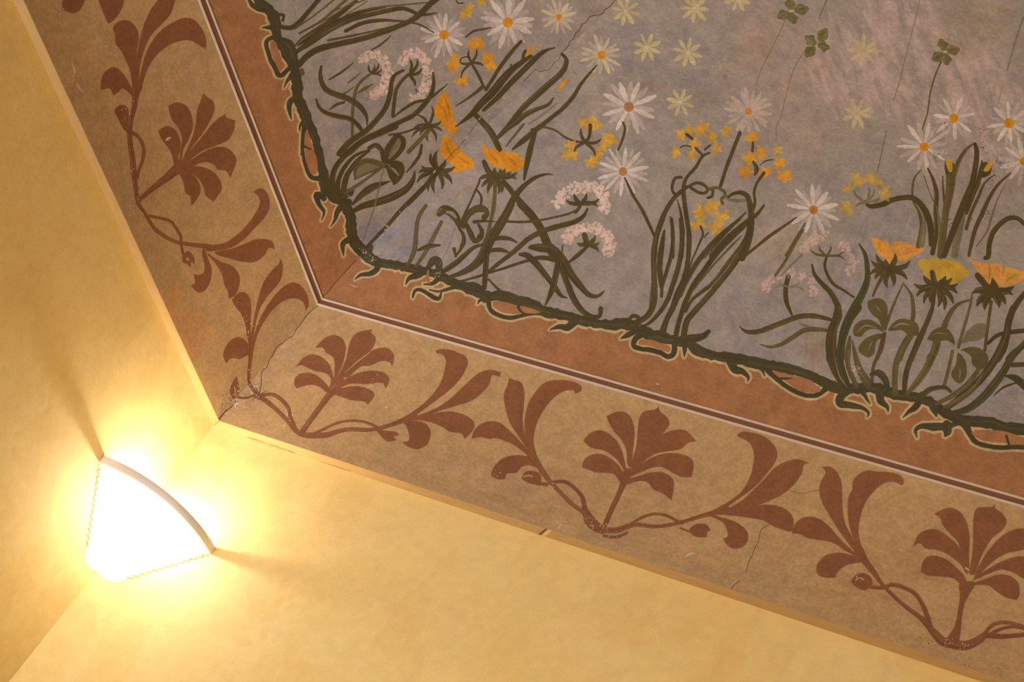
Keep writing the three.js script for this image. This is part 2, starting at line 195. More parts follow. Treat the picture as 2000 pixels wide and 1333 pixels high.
    ['m','T','yl',[11.2],[958,1176,1.63,0.34,-0.07,-1.56]],['m','T','yl',[11.2],[973,1170,1.63,0.34,-0.06,-1.56]],['m','T','yl',[11.2],[952,1152,1.63,0.34,-0.05,-1.55]],
    ['m','T','yl',[11.2],[1010,1140,1.61,0.34,-0.03,-1.53]],['m','T','yl',[11.2],[999,1112,1.61,0.34,-0,-1.52]],['m','T','yl',[11.2],[1021,1132,1.61,0.34,-0.02,-1.53]],
    ['m','T','yl',[11.2],[889,1091,1.65,0.34,0.01,-1.52]],['m','T','yl',[11.2],[900,1066,1.64,0.34,0.03,-1.51]],['m','T','yl',[11.2],[883,1062,1.65,0.34,0.03,-1.51]],
    ['m','T','yl',[11.2],[981,1083,1.62,0.34,0.02,-1.5]],['m','T','yl',[11.2],[966,1064,1.62,0.34,0.04,-1.5]],['m','T','yl',[11.2],[956,1055,1.62,0.34,0.05,-1.49]],
    ['m','s','ol',[9,12,9,5],[938,1108,929,1121,925,1132,926,1145]],['m','s','ol',[8,10,8,4],[938,1108,959,1111,975,1117,988,1128]],
    ['m','s','ol',[7,9,8,5],[938,1108,922,1098,910,1088,904,1076]],['m','s','ol',[9,11,9,5],[938,1108,955,1099,965,1090,970,1077]],
    ['m','s','ol',[11,9,13],[940,1110,952,1131,956,1163]],
    ['m','p','yo',[455,977,459,1002,466,1032,466,1032,490,1038,490,1038,502,1022,518,1011,518,1011,538,994,563,986,563,986,580,967,580,967,565,953,542,944,519,932,519,932,495,931,509,947,489,957,472,967]],
    ['m','s','yo2',[2.3,11,2.2],[519,980,540,971,568,964]],['m','s','yo2',[2.5,11,2.4],[474,1019,487,991,504,974]],
    ['m','s','ol',[12,16,13,3.4],[451,925,435,940,426,955,426,972]],['m','s','ol',[12,16,13,3.1],[451,925,443,947,441,965,447,983]],
    ['m','s','ol',[10,14,12,3.2],[451,925,465,938,474,949,477,961]],['m','s','ol',[10,13,11,2.8],[451,925,477,929,496,936,511,948]],
    ['m','s','ol',[11,15,13,3.3],[451,925,477,919,495,911,506,897]],['m','s','ol',[12,16,13,3.3],[451,925,466,907,474,891,473,874]],
    ['m','s','ol',[11,15,13,3.4],[451,925,442,898,440,876,449,858]],['m','s','ol',[11,14,13,3.4],[451,925,434,899,425,878,427,857]],
    ['m','s','ol',[10,13,11,3],[451,925,420,910,398,895,386,875]],['m','s','ol',[10,14,11,2.8],[451,925,425,922,404,917,387,905]],
    ['m','s','ol',[10,14,12,3.2],[451,925,428,921,411,921,396,927]],['m','s','ol',[11,14,12,3.3],[451,925,469,925,483,923,492,916]],
    ['m','s','ol',[13,13,12],[429,889,399,849,365,805]],
    ['m','p','yo',[594,1027,594,1027,608,1033,624,1021,624,1021,639,1032,659,1021,659,1021,674,1032,689,1024,689,1024,712,1033,724,1022,724,1022,745,1020,745,1020,740,998,726,981,726,981,700,973,677,973,653,977,634,976,617,993,605,1011]],
    ['m','s','yo2',[2.4,11,2.4],[628,1009,644,999,656,984]],['m','s','yo2',[2.3,12,2.4],[686,1014,706,1001,718,990]],['m','s','ol',[16,19,15],[609,982,623,960,642,947]],
    ['m','s','ol',[12,16,13,3.2],[655,947,648,956,645,964,646,973]],['m','s','ol',[10,14,12,3.2],[655,947,662,957,665,965,665,973]],
    ['m','s','ol',[10,13,11,3],[655,947,668,957,676,966,680,976]],['m','s','ol',[10,13,11,2.8],[655,947,675,954,690,962,700,973]],
    ['m','s','ol',[10,13,11,2.8],[655,947,683,952,704,961,720,974]],['m','s','ol',[10,13,11,3],[655,947,682,956,702,959,720,955]],
    ['m','s','ol',[12,16,13,3.2],[655,947,668,933,675,920,675,906]],['m','s','ol',[12,16,12,3.1],[655,947,664,929,667,915,664,900]],
    ['m','s','ol',[10,14,12,3.2],[655,947,639,928,630,911,629,895]],['m','s','ol',[10,13,11,3],[655,947,632,935,617,923,607,908]],
    ['m','s','ol',[10,13,11,2.8],[655,947,629,944,609,938,594,926]],['m','s','o2',[13,14,14,13,14,15],[650,929,653,889,653,844,650,807,648,776,643,727]],
    ['m','s','ol',[15,19,21,22,23,24,25,25],[679,938,713,911,747,885,781,862,812,835,836,807,857,778,871,764]],
    ['m','s','ol',[2.7,7,11,15,19,22,24,29,32,34],[838,992,813,988,777,969,741,934,715,895,698,851,680,813,664,776,654,747,647,711]],
    ['m','s','ol',[11,19,16,7],[778,1109,761,1054,750,1000,745,958]],
    ['m','s','ol',[25,26,25,25,25,25,27,24,20,15,11,8,3.4],[740,887,780,862,811,835,831,810,846,790,880,774,911,751,935,727,971,702,1002,684,1025,682,1041,691,1050,704]],
    ['m','s','ol',[21,26,29,32,30,23,16,10],[712,881,692,833,675,796,652,753,645,715,623,679,590,651,549,627]],
    ['m','s','ol',[21,25,28,27,18],[475,802,489,816,513,814,533,802,548,783]],['m','s','lt',[5,11,8],[499,811,518,811,533,802]],
    ['m','s','ol',[17,20,20,21,23,19],[563,783,568,811,589,836,615,846,631,837,627,822]],['m','s','lt',[6,9,6],[588,809,603,824,623,834]],
    ['m','s','ol',[14,19,20,19,15,8],[574,787,591,767,609,752,624,763,627,780,611,799]],['m','s','lt',[5,10,6],[592,788,602,776,611,760]],
    ['m','s','ol',[8,12,14,13,7],[548,775,567,758,573,736,563,710,555,694]],['m','s','ol',[12,8],[546,711,557,692]],['m','s','lt',[3.8,8,3.8],[561,733,559,716,555,704]],
    ['m','s','ol',[7,7,8],[573,852,558,811,551,782]],['m','s','ol',[10,8,2],[595,802,625,811,669,819]],['m','s','o3',[2.3,2.3,2.3],[537,774,526,712,509,656]],
    ['m','s','ol',[7,7,7,6,6,6],[704,827,753,836,801,850,855,872,898,891,929,912]],
    ['m','s','ol',[7,11,14,15,15,15,15,13,12,9,7,6],[956,918,946,895,919,872,866,847,824,825,780,792,749,755,718,721,690,691,666,665,625,642,583,621]],
    ['m','s','o2',[12,14,15,16,16,12],[426,814,407,775,408,731,414,694,413,662,404,631]],['m','s','o2',[12,14,15,13,9],[487,779,472,738,458,693,446,663,432,634]],
    ['m','s','ol',[8,14,5],[427,681,457,699,498,712]],['m','s','ol',[8,12,15,17,15,11],[636,744,610,730,585,701,561,672,532,645,509,627]],
    ['m','s','ol',[11,13,11,5],[656,760,687,775,721,780,747,775]],['m','s','ol',[11,13,5],[655,730,694,742,725,742]],['m','s','ol',[18,19,16],[652,736,663,681,674,624]],
    ['m','s','ol',[15,12,9,8,7],[880,754,828,749,776,724,724,695,676,670]],['m','s','ol',[12,23,22,20],[792,771,822,776,859,779,888,769]],
    ['m','s','ol',[9,17,20,18,16,15,10,3.3],[763,744,786,746,812,735,847,713,875,693,903,673,922,660,942,658]],['m','s','ol',[23,20,18,6],[892,750,890,710,889,669,880,624]],
    ['m','s','ol',[16,19,19,16,13,12,15],[904,733,931,699,963,660,997,635,1029,626,1053,632,1052,653]],['m','s','ol',[5,5],[894,799,896,769]],
    ['m','s','ol',[6,12,8],[921,755,946,782,975,817]],['m','s','ol',[6,8,10],[679,652,723,630,753,619]],['m','s','o3',[1.7,3.1,1.8],[796,718,837,708,863,680]],
    ['m','U','umw',[11.7],[861,916,1.64,0.35,0.17,-1.45]],['m','U','umw',[11.7],[871,935,1.64,0.35,0.15,-1.45]],['m','U','umw',[11.7],[888,953,1.63,0.35,0.14,-1.46]],
    ['m','U','umw',[11.7],[912,969,1.63,0.35,0.12,-1.46]],['m','U','umw',[11.7],[938,977,1.62,0.34,0.12,-1.46]],['m','U','umw',[11.7],[963,983,1.61,0.34,0.11,-1.46]],
    ['m','U','umw',[11.7],[986,978,1.61,0.34,0.12,-1.46]],['m','U','umw',[11.7],[1001,966,1.6,0.34,0.13,-1.45]],['m','U','umw',[11.7],[1011,948,1.6,0.34,0.15,-1.44]],
    ['m','U','umw',[11.7],[1010,931,1.59,0.34,0.16,-1.44]],['m','s','ol',[9,12,10,4],[935,928,915,924,900,923,887,928]],
    ['m','s','ol',[10,13,11,5],[935,928,922,934,914,941,910,950]],['m','s','ol',[9,12,10,5],[935,928,943,940,948,949,949,959]],
    ['m','s','ol',[9,12,9,4],[935,928,958,934,976,941,989,953]],['m','s','ol',[9,12,10,4],[935,928,956,935,973,937,987,933]],
    ['m','s','ol',[10,10,10],[936,932,929,914,920,900]],['m','U','umb',[11.7],[905,822,1.61,0.36,0.25,-1.42]],['m','U','umb',[11.7],[913,841,1.61,0.35,0.24,-1.42]],
    ['m','U','umb',[11.7],[934,853,1.61,0.35,0.23,-1.42]],['m','U','umb',[11.7],[962,863,1.6,0.35,0.22,-1.42]],['m','U','umb',[11.7],[991,869,1.59,0.35,0.21,-1.42]],
    ['m','U','umb',[11.7],[1014,864,1.59,0.35,0.22,-1.42]],['m','U','umb',[11.7],[1030,853,1.58,0.35,0.23,-1.41]],['m','U','umb',[11.7],[1039,835,1.58,0.35,0.24,-1.41]],
    ['m','U','umb',[11.7],[1039,816,1.57,0.35,0.26,-1.4]],['m','s','ol',[9,12,10,3.5],[971,819,982,829,989,838,991,848]],
    ['m','s','ol',[9,12,9,3.2],[971,819,986,821,998,824,1006,831]],['m','s','ol',[9,12,10,3.3],[971,819,958,815,948,813,938,816]],
    ['m','s','ol',[9,12,10,3.5],[971,819,988,818,1001,815,1009,807]],['m','s','ol',[18,18],[969,820,958,842]],
    ['m','s','ol',[11,19,23,23,21,14,3.1],[166,733,206,766,264,792,313,820,350,848,370,880,375,908]],['m','s','o3',[5,7,7,5,3.3],[264,889,254,825,247,768,238,713,233,665]],
    ['m','s','ol',[7,7,7,7],[598,924,580,872,564,825,552,777]],['m','s','ol',[5,9,7],[589,898,609,879,610,857]],['m','s','tan',[3.6,9,5],[513,840,540,878,589,912]],
    ['m','s','tan',[3,7,4],[426,744,451,783,481,817]],['m','s','ol',[14,13,13,12,12,12],[414,869,374,822,337,776,303,724,268,678,250,647]],
    ['m','s','chip',[2.3,2.3],[338,778,341,776]],['m','s','chip',[2.7,2.7],[305,729,309,726]],['m','s','chip',[1.6,1.6],[357,804,358,802]],
    ['m','s','chip',[1.5,1.5],[279,694,281,692]],['m','K','chip',[14,14],[299,721,1.76,0.38,0.35,-1.47]],['m','K','chip',[10,10],[247,636,1.76,0.39,0.44,-1.47]],
    ['m','s','ol',[7,8,7,6],[1059,1193,1065,1176,1055,1139,1042,1108]],['m','s','ol',[5,9,11,11,8],[1066,1031,1093,989,1125,953,1150,919,1175,884]],
    ['m','s','ol',[10,10,10,10],[1412,1239,1390,1180,1370,1122,1356,1071]],['m','T','yl',[11.2],[1238,1195,1.55,0.33,-0.04,-1.54]],
    ['m','T','yl',[11.2],[1261,1214,1.54,0.33,-0.04,-1.53]],['m','T','yl',[11.2],[1292,1220,1.53,0.33,-0.04,-1.53]],['m','T','yl',[11.2],[1306,1232,1.52,0.32,-0.04,-1.53]],
    ['m','T','yl',[11.2],[1326,1204,1.52,0.33,-0.03,-1.53]],['m','T','yl',[11.2],[1277,1180,1.54,0.33,-0.02,-1.52]],['m','T','yl',[11.2],[1218,1140,1.55,0.33,0,-1.51]],
    ['m','T','yl',[11.2],[1267,1140,1.54,0.33,0.01,-1.5]],['m','T','yl',[11.2],[1342,1177,1.52,0.33,-0.01,-1.51]],['m','T','yl',[11.2],[1370,1232,1.5,0.32,-0.03,-1.52]],
    ['m','T','yo',[13.1],[1446,1233,1.48,0.32,-0.02,-1.51]],['m','T','yo',[13.1],[1472,1195,1.48,0.33,-0.01,-1.51]],['m','T','yo',[13.1],[1439,1171,1.49,0.33,0.01,-1.5]],
    ['m','T','yo',[13.1],[1525,1176,1.46,0.32,0.01,-1.49]],['m','T','yo',[13.1],[1427,1128,1.49,0.33,0.04,-1.47]],['m','T','yo',[13.1],[1487,1141,1.47,0.32,0.04,-1.47]],
    ['m','T','yo',[13.1],[1541,1140,1.46,0.32,0.04,-1.46]],['m','T','ylf',[11.2],[1517,1211,1.46,0.32,-0,-1.5]],['m','T','yl',[14],[1299,983,1.52,0.33,0.14,-1.42]],
    ['m','T','yl',[14],[1335,1007,1.51,0.33,0.12,-1.43]],['m','T','yl',[14],[1365,983,1.5,0.33,0.14,-1.41]],['m','T','yl',[14],[1299,952,1.52,0.34,0.16,-1.41]],
    ['m','T','yl',[14],[1351,950,1.5,0.33,0.17,-1.4]],['m','s','ol',[10,10],[1254,1199,1269,1190]],['m','s','ol',[3.7,3.9,4],[1234,1156,1246,1164,1265,1166]],
    ['m','s','ol',[8,8],[1281,1164,1301,1147]],['m','s','ol',[5,5],[1324,1183,1307,1165]],
    ['m','s','ol',[6,8,9,9,12,14,14,14,14],[1321,1159,1300,1144,1281,1109,1258,1078,1247,1049,1251,1007,1263,960,1275,914,1282,854]],
    ['m','s','ol',[7,7],[1449,1217,1447,1191]],['m','s','ol',[7,14,3.2],[1450,1161,1460,1143,1454,1122]],['m','s','ol',[1.8,3.7,3.2],[1469,1156,1487,1172,1507,1180]],
    ['m','s','ol',[8,7,8,9,10],[1482,1137,1462,1102,1455,1074,1459,1046,1453,1022]],['m','s','ol',[6,6,5,3.3],[1307,944,1317,925,1309,899,1299,861]],
    ['m','s','ol',[3.8,3.8],[1332,933,1321,917]],
    ['m','s','ol',[8,8,9,9,8,8,8,9,9,8,9,9],[1239,1070,1220,1063,1212,1038,1219,1019,1236,1023,1256,1044,1283,1063,1303,1064,1318,1054,1312,1041,1291,1038,1266,1047]],
    ['m','s','ol',[9,12,14,16,16,16],[1256,1046,1220,1006,1196,959,1183,913,1178,876,1181,831]],['m','s','ol',[7,8,8],[1320,1028,1333,1037,1334,1055]],
    ['m','s','o2',[9,9,10,9,9,10],[1324,1054,1345,1063,1366,1058,1371,1046,1361,1034,1366,1023]],['m','s','o3',[11,10,10,9],[1373,1046,1388,1037,1411,1040,1435,1047]],
    ['m','s','ol',[6,9,13,16,17,18,20,23,26],[1380,1044,1397,1058,1420,1065,1437,1057,1446,1033,1452,1002,1453,963,1447,924,1437,889]],
    ['m','s','ol',[3.7,9,12,14,14],[1435,1013,1410,980,1380,944,1351,902,1327,864]],
    ['m','s','ol',[6,10,13,14,15,16],[1486,1044,1468,1015,1443,990,1409,954,1377,914,1350,870]],['m','s','o2',[1.9,3.8,6],[1430,945,1401,910,1379,876]],
    ['m','s','ol',[3,7,9,8,7],[1582,1032,1550,1001,1510,963,1481,931,1450,897]],['m','s','o2',[4,7,9],[1607,1021,1586,974,1564,922]],
    ['m','s','ol',[4,8,12,14,15],[1230,1003,1244,969,1255,926,1257,894,1261,849]],['m','s','ol',[4,10,12],[1214,951,1225,909,1236,844]],
    ['m','s','ol',[2.8,13,16],[1202,912,1200,871,1199,835]],
    ['m','s','ol',[15,16,17,17,18,18,17,15,12],[1191,939,1179,895,1178,843,1188,790,1201,738,1206,700,1196,668,1173,646,1142,628]],
    ['m','s','ol',[5,17,18,15,2.8],[1199,908,1199,857,1202,809,1216,764,1228,728]],['m','s','ol',[11,12,12,12,10,8],[1218,945,1229,897,1231,848,1226,805,1221,759,1224,729]],
    ['m','s','ol',[13,15,15,15,14,12,8,5],[1246,951,1258,887,1258,822,1251,769,1244,722,1226,679,1200,643,1162,627]],
    ['m','s','ol',[14,13,14,19,21,17,16,21],[1264,955,1278,908,1283,844,1282,789,1271,744,1265,707,1256,673,1252,636]],
    ['m','s','ol',[6,6,5,5,4],[1307,945,1316,923,1307,888,1296,850,1287,803]],['m','s','ol',[9,12,14,15,16,18],[1418,989,1376,942,1341,896,1311,844,1289,791,1277,746]],
    ['m','s','ol',[12,15,15,15,15,16,17,15],[1445,988,1398,931,1364,882,1335,827,1310,776,1297,721,1291,675,1294,633]],
    ['m','s','o2',[1.9,3.8,6,5,4],[1430,946,1399,902,1370,864,1338,811,1312,764]],
    ['m','s','ol',[16,18,19,18,15,11,9,8],[1451,996,1450,956,1435,914,1405,865,1374,807,1345,775,1317,742,1305,706]],
    ['m','s','ol',[13,14,15,16,17,18,18],[1440,923,1424,873,1390,811,1359,759,1331,713,1315,680,1317,636]],
    ['m','s','lt',[1,2.6,2.7,1.4],[1305,786,1290,736,1285,683,1285,651]],['m','s','lt',[1.1,3.1,3.2,1.3],[1207,759,1221,716,1213,672,1177,633]],
    ['m','s','lt',[0.7,2.1,1],[1264,898,1274,848,1269,786]],['m','s','lt',[0.6,2.3,1],[1346,887,1319,839,1301,787]],
    ['m','s','lt',[0.6,1.9,2.1,1],[1434,920,1401,848,1351,766,1317,713]],['m','s','ol',[9,11,12,11],[1144,645,1155,658,1171,655,1170,641]],
    ['m','s','vin',[19,23,18,12],[1298,623,1343,639,1371,652,1385,669]],['m','s','vin',[13,14,15],[1205,613,1239,630,1269,627]],['m','s','o2',[4,4],[1196,696,1188,754]],
    ['m','s','ol',[7,8,2.7],[1002,681,1028,682,1049,703]],
    ['m','p','yor',[1790,1024,1790,1024,1807,1024,1823,1022,1836,1025,1836,1025,1849,1015,1854,1027,1854,1027,1882,1033,1904,1029,1920,1026,1939,1030,1939,1030,1931,1016,1911,999,1888,981,1888,981,1870,977,1857,956,1857,956,1839,973,1822,981,1804,999]],
    ['m','s','yo',[3.3,13,3.3],[1814,1017,1823,1000,1837,988]],['m','s','orp',[3,18,6],[1877,994,1897,1010,1924,1022]],
    ['m','s','ol',[12,16,13,3.7],[1851,950,1833,958,1820,967,1812,980]],['m','s','ol',[11,15,13,3.7],[1851,950,1830,950,1814,953,1801,961]],
    ['m','s','ol',[11,15,12,3.3],[1851,950,1830,945,1814,938,1803,926]],['m','s','ol',[11,14,12,3.4],[1851,950,1835,940,1823,930,1817,917]],
    ['m','s','ol',[11,15,12,3.6],[1851,950,1847,930,1847,915,1853,902]],['m','s','ol',[12,16,12,3.5],[1851,950,1863,937,1869,924,1870,911]],
    ['m','s','ol',[11,15,12,3.6],[1851,950,1873,950,1890,946,1902,936]],['m','s','ol',[11,14,12,3.3],[1851,950,1875,959,1893,969,1904,985]],
    ['m','s','ol',[11,14,12,3.5],[1851,950,1860,967,1864,981,1862,994]],['m','s','ol',[12,16,13,3.5],[1851,950,1844,958,1840,965,1839,973]],
    ['m','s','ol',[11,14,12,3.4],[1851,950,1842,942,1835,935,1833,926]],['m','s','br',[9,8,6],[1837,930,1827,901,1819,870]],
    ['m','p','yl2',[1919,988,1919,988,1945,1001,1984,1012,2021,1012,2043,1005,2064,994,2064,994,2056,977,2040,964,2040,964,2026,951,2005,949,1983,953,1971,946,1951,955,1937,970]],
    ['m','s','yl',[2.6,13,2.5],[1962,989,1982,981,2004,974]],['m','s','yo',[1.3,8,1.3],[1991,1002,2017,996,2031,980]],
    ['m','s','ol',[10,14,11,3.1],[1982,938,1959,928,1940,923,1923,927]],['m','s','ol',[11,14,12,3.1],[1982,938,1965,940,1953,945,1945,954]],
    ['m','s','ol',[10,13,11,2.9],[1982,938,1993,948,2000,957,2002,967]],['m','s','ol',[10,14,11,2.8],[1982,938,1999,945,2011,954,2019,965]],
    ['m','s','ol',[11,14,11,2.9],[1982,938,2005,939,2022,943,2036,954]],['m','s','ol',[11,14,12,3.1],[1982,938,2006,940,2025,939,2039,930]],
    ['m','s','ol',[11,14,12,3],[1982,938,2006,929,2023,918,2033,902]],['m','s','ol',[11,14,12,3],[1982,938,2000,918,2011,900,2013,880]],
    ['m','s','ol',[11,14,11,2.9],[1982,938,1993,918,1998,901,1996,884]],['m','s','ol',[10,14,11,3],[1982,938,1967,918,1958,901,1957,884]],
    ['m','s','ol',[10,14,11,2.9],[1982,938,1960,926,1944,914,1935,898]],['m','s','ol',[10,14,11,3],[1982,938,1974,919,1971,904,1974,890]],
    ['m','s','ol',[16,13],[1977,940,1966,969]],
    ['m','p','yor',[2059,1027,2059,1027,2074,1025,2092,1026,2092,1026,2110,1026,2127,1034,2127,1034,2149,1027,2169,1032,2169,1032,2188,1027,2212,1031,2212,1031,2204,1013,2189,994,2170,983,2148,970,2148,970,2129,973,2114,973,2098,984,2080,1001]],
    ['m','s','orp',[4,17,4],[2119,1026,2133,1014,2136,993]],['m','s','yl2',[6,14,4],[2189,1018,2170,1007,2155,985]],
    ['m','s','br',[1.2,1.2,1.2],[2110,1024,2115,1000,2113,981]],['m','s','br',[1.2,1.2],[2149,1027,2146,1002]],
    ['m','s','ol',[14,19,15,3],[2126,954,2128,969,2127,980,2122,990]],['m','s','ol',[14,18,15,2.9],[2126,954,2132,964,2135,972,2134,980]],
    ['m','s','ol',[14,19,15,2.8],[2126,954,2150,960,2167,969,2180,983]],['m','s','ol',[14,19,15,3],[2126,954,2148,962,2165,965,2180,960]],
    ['m','s','ol',[15,19,16,3],[2126,954,2145,949,2158,943,2166,932]],['m','s','ol',[15,19,15,2.9],[2126,954,2140,943,2148,932,2151,920]],
    ['m','s','ol',[14,18,15,2.9],[2126,954,2118,935,2114,920,2116,905]],['m','s','ol',[14,18,15,2.9],[2126,954,2109,939,2099,925,2094,909]],
    ['m','s','ol',[14,19,15,2.8],[2126,954,2105,953,2089,949,2077,939]],['m','s','ol',[19,17],[2120,958,2085,988]],
    ['m','s','ol',[10,10,11,12,12,13],[1979,919,1981,888,1978,851,1967,812,1957,772,1954,735]],['m','s','br',[9,8,8,8],[2129,930,2130,894,2132,852,2136,803]],
    ['m','s','ol',[5,10,13,15,17,18,22,26,28],[1640,914,1650,891,1673,871,1702,853,1727,825,1737,796,1730,766,1731,732,1742,682]],
    ['m','U','umf',[10.1],[1622,970,1.43,0.33,0.17,-1.38]],['m','U','umf',[10.1],[1637,983,1.42,0.32,0.16,-1.38]],['m','U','umf',[10.1],[1668,1000,1.42,0.32,0.15,-1.38]],
    ['m','U','umf',[10.1],[1722,983,1.4,0.32,0.17,-1.37]],['m','U','umf',[10.1],[1740,965,1.4,0.32,0.18,-1.36]],['m','U','umf',[10.1],[1753,946,1.39,0.32,0.19,-1.35]],
    ['m','U','umf',[10.1],[1746,923,1.39,0.32,0.2,-1.35]],['m','U','umf',[10.1],[1614,952,1.43,0.33,0.18,-1.37]],['m','U','umf',[10.1],[1652,993,1.42,0.32,0.16,-1.38]],
    ['m','s','ol',[7,8,9,9,7,6],[1678,945,1675,922,1685,899,1708,876,1736,867,1768,855]],['m','s','o2',[5,7,6,2.8],[1678,946,1657,944,1642,945,1629,953]],
    ['m','s','o2',[5,7,6,2.8],[1678,946,1665,952,1656,959,1652,968]],['m','s','o2',[5,6,5,2.7],[1678,946,1683,958,1686,967,1684,975]],
    ['m','s','o2',[5,6,5,2.5],[1678,946,1697,951,1711,957,1721,968]],['m','s','o2',[5,6,5,2.7],[1678,946,1698,952,1715,953,1728,948]],
    ['m','s','gr',[3.3,11,14,17,20,22,22,21,22],[1761,999,1781,975,1792,940,1797,907,1788,864,1771,816,1761,774,1760,736,1767,688]],
    ['m','p','o2',[1807,853,1807,853,1824,865,1845,868,1862,854,1868,827,1872,791,1860,794,1846,813,1829,821,1814,833]],
    ['m','p','o2',[1856,797,1828,808,1803,802,1787,786,1783,770,1791,756,1810,758,1810,758,1821,778,1845,788,1865,784]],
    ['m','p','o2',[1868,781,1842,772,1820,754,1808,729,1820,714,1841,709,1841,709,1853,725,1852,756,1868,772]],
    ['m','p','o2',[1876,792,1890,820,1913,832,1945,830,1957,815,1959,797,1959,797,1933,794,1913,801,1889,794]],['m','s','lt',[0.6,2.5,0.9],[1827,848,1837,843,1849,833]],
    ['m','s','lt',[0.9,3.6,0.9],[1795,766,1813,789,1845,791]],['m','s','lt',[0.9,2.5,0.9],[1836,728,1838,743,1843,755]],
    ['m','s','lt',[0.9,5,0.9],[1887,801,1906,817,1930,819]],['m','s','o2',[8,8,6,3],[1868,797,1875,844,1884,884,1895,925]],
    ['m','s','o2',[3.8,8,11,13],[1896,921,1920,898,1932,864,1936,828]],['m','s','br',[8,8,8],[1869,783,1871,745,1864,712]],
    ['m','s','o2',[18,18,18],[1938,794,1927,762,1921,727]],['m','s','o2',[16,13,9,5],[2021,838,2030,876,2049,905,2078,922]],
    ['m','s','o2',[4,6,8,8,8],[2077,941,2078,915,2074,868,2070,828,2068,794]],
    ['m','p','o2',[1983,794,1983,794,1991,817,2010,833,2031,833,2050,817,2058,797,2058,797,2034,804,2008,794]],['m','s','lt',[0.9,2.7,0.9],[1996,810,2011,818,2030,818]],
    ['m','p','o2f',[2073,806,2080,836,2097,861,2117,869,2130,864,2129,839,2114,823,2091,815]],['m','s','o2',[21,21,21],[2010,793,2008,767,2002,747]],
    ['m','s','ol',[11,15,17,18,19,20],[2210,973,2190,930,2182,894,2183,855,2181,819,2171,789]],['m','s','gr',[8,10,11,12],[2140,822,2158,846,2185,862,2241,882]],
    ['m','s','gr',[11,14,17],[2233,842,2212,818,2200,796]],['m','s','o2',[2.9,5,6,5,8,10,12],[1914,1241,1897,1214,1893,1180,1897,1148,1915,1120,1924,1084,1920,1029]],
    ['m','s','ol',[5,9,12,13,13,13],[1931,1250,1946,1222,1957,1185,1958,1133,1964,1086,1960,1019]],['m','s','br',[2.3,2.3,2.3],[1922,1226,1935,1193,1950,1160]],
    ['m','s','br',[3,5,6],[1971,1237,1974,1199,1979,1164]],['m','s','o3',[6,21,18],[2036,1174,2023,1100,2018,1026]],['m','s','o3',[4,15,15],[1927,1126,1930,1079,1929,1034]],
    ['m','s','o3',[3.1,12,9],[1959,1149,1973,1089,1977,1016]],['m','p','ol',[1975,1261,1978,1284,1998,1279,2002,1261,1994,1239,1982,1236]],
    ['m','p','yl',[1976,1281,1976,1281,1984,1291,1984,1291,1995,1278,1995,1257,1988,1252,1981,1265]],
    ['m','p','ol',[2064,1281,2074,1300,2089,1300,2096,1292,2091,1269,2074,1256,2064,1262]],['m','p','yl',[2075,1276,2083,1295,2094,1310,2094,1310,2096,1295,2087,1277]],
    ['m','s','o2',[13,15,17,18,18],[1986,1241,1988,1195,1984,1139,1983,1075,1982,1017]],
    ['m','s','o2',[3.9,8,11,13,13,12],[2046,1345,2026,1321,2010,1285,2000,1244,1996,1197,1987,1140]],
    ['m','s','ol',[9,13,14,15,17,17,16,14],[2050,1346,2056,1321,2054,1282,2048,1235,2033,1183,2018,1131,2004,1077,1991,1019]],
    ['m','s','ol',[3.4,9,12,12,9],[2070,1303,2067,1272,2063,1239,2052,1204,2038,1148]],['m','s','br',[2.3,5,8,8,9],[2105,1272,2080,1243,2065,1197,2050,1151,2041,1105]],
    ['m','s','br',[2.8,7,9,11,11,10,8],[2144,1285,2115,1248,2094,1204,2079,1158,2065,1113,2059,1077,2055,1035]],
    ['m','s','br2',[1.7,3.9,6,5,4],[2135,1259,2115,1205,2103,1151,2095,1111,2072,1065]],
    ['m','s','ol',[7,12,14,14,14,16,18,19,17,12],[1767,1119,1781,1108,1812,1119,1839,1138,1866,1151,1894,1157,1916,1146,1933,1124,1948,1089,1953,1041]],
    ['m','s','o3',[7,9,7,3.4],[1771,1116,1754,1122,1742,1129,1736,1141]],['m','s','o3',[6,8,6,3.2],[1771,1116,1776,1134,1778,1149,1775,1161]],
    ['m','s','o3',[6,7,6,3],[1771,1116,1782,1131,1789,1143,1791,1156]],['m','s','o3',[6,8,6,2.9],[1771,1116,1792,1125,1807,1135,1818,1149]],
    ['m','s','o3',[6,8,6,2.9],[1771,1116,1759,1111,1750,1106,1743,1098]],['m','T','ylf',[11.7],[1721,1147,1.41,0.32,0.06,-1.45]],
    ['m','T','ylf',[11.7],[1739,1178,1.4,0.32,0.04,-1.46]],['m','T','ylf',[11.7],[1752,1171,1.4,0.32,0.05,-1.46]],['m','T','ylf',[11.7],[1777,1188,1.39,0.32,0.04,-1.46]],
    ['m','T','ylf',[11.7],[1796,1181,1.38,0.32,0.05,-1.46]],['m','T','ylf',[11.7],[1819,1163,1.38,0.32,0.06,-1.44]],['m','T','ylf',[11.7],[1715,1093,1.41,0.32,0.1,-1.42]],
    ['m','T','ylf',[11.7],[1725,1086,1.4,0.32,0.1,-1.41]],['m','T','ylf',[11.7],[1823,1149,1.38,0.32,0.07,-1.43]],
    ['m','s','ol',[10,11,13,12,12,13,13,13,11],[2209,1128,2189,1151,2170,1164,2150,1161,2131,1145,2112,1115,2104,1081,2105,1047,2098,1038]],
    ['m','K','spk',[13.5,22],[2067,1336,1.29,0.29,0.06,-1.41]],['m','K','spk',[15.8,26],[2115,1309,1.28,0.29,0.07,-1.41]],
    ['m','K','spk',[15.8,22],[2089,1245,1.3,0.3,0.08,-1.42]],['m','K','spk',[13.5,20],[1956,1292,1.33,0.3,0.05,-1.43]],
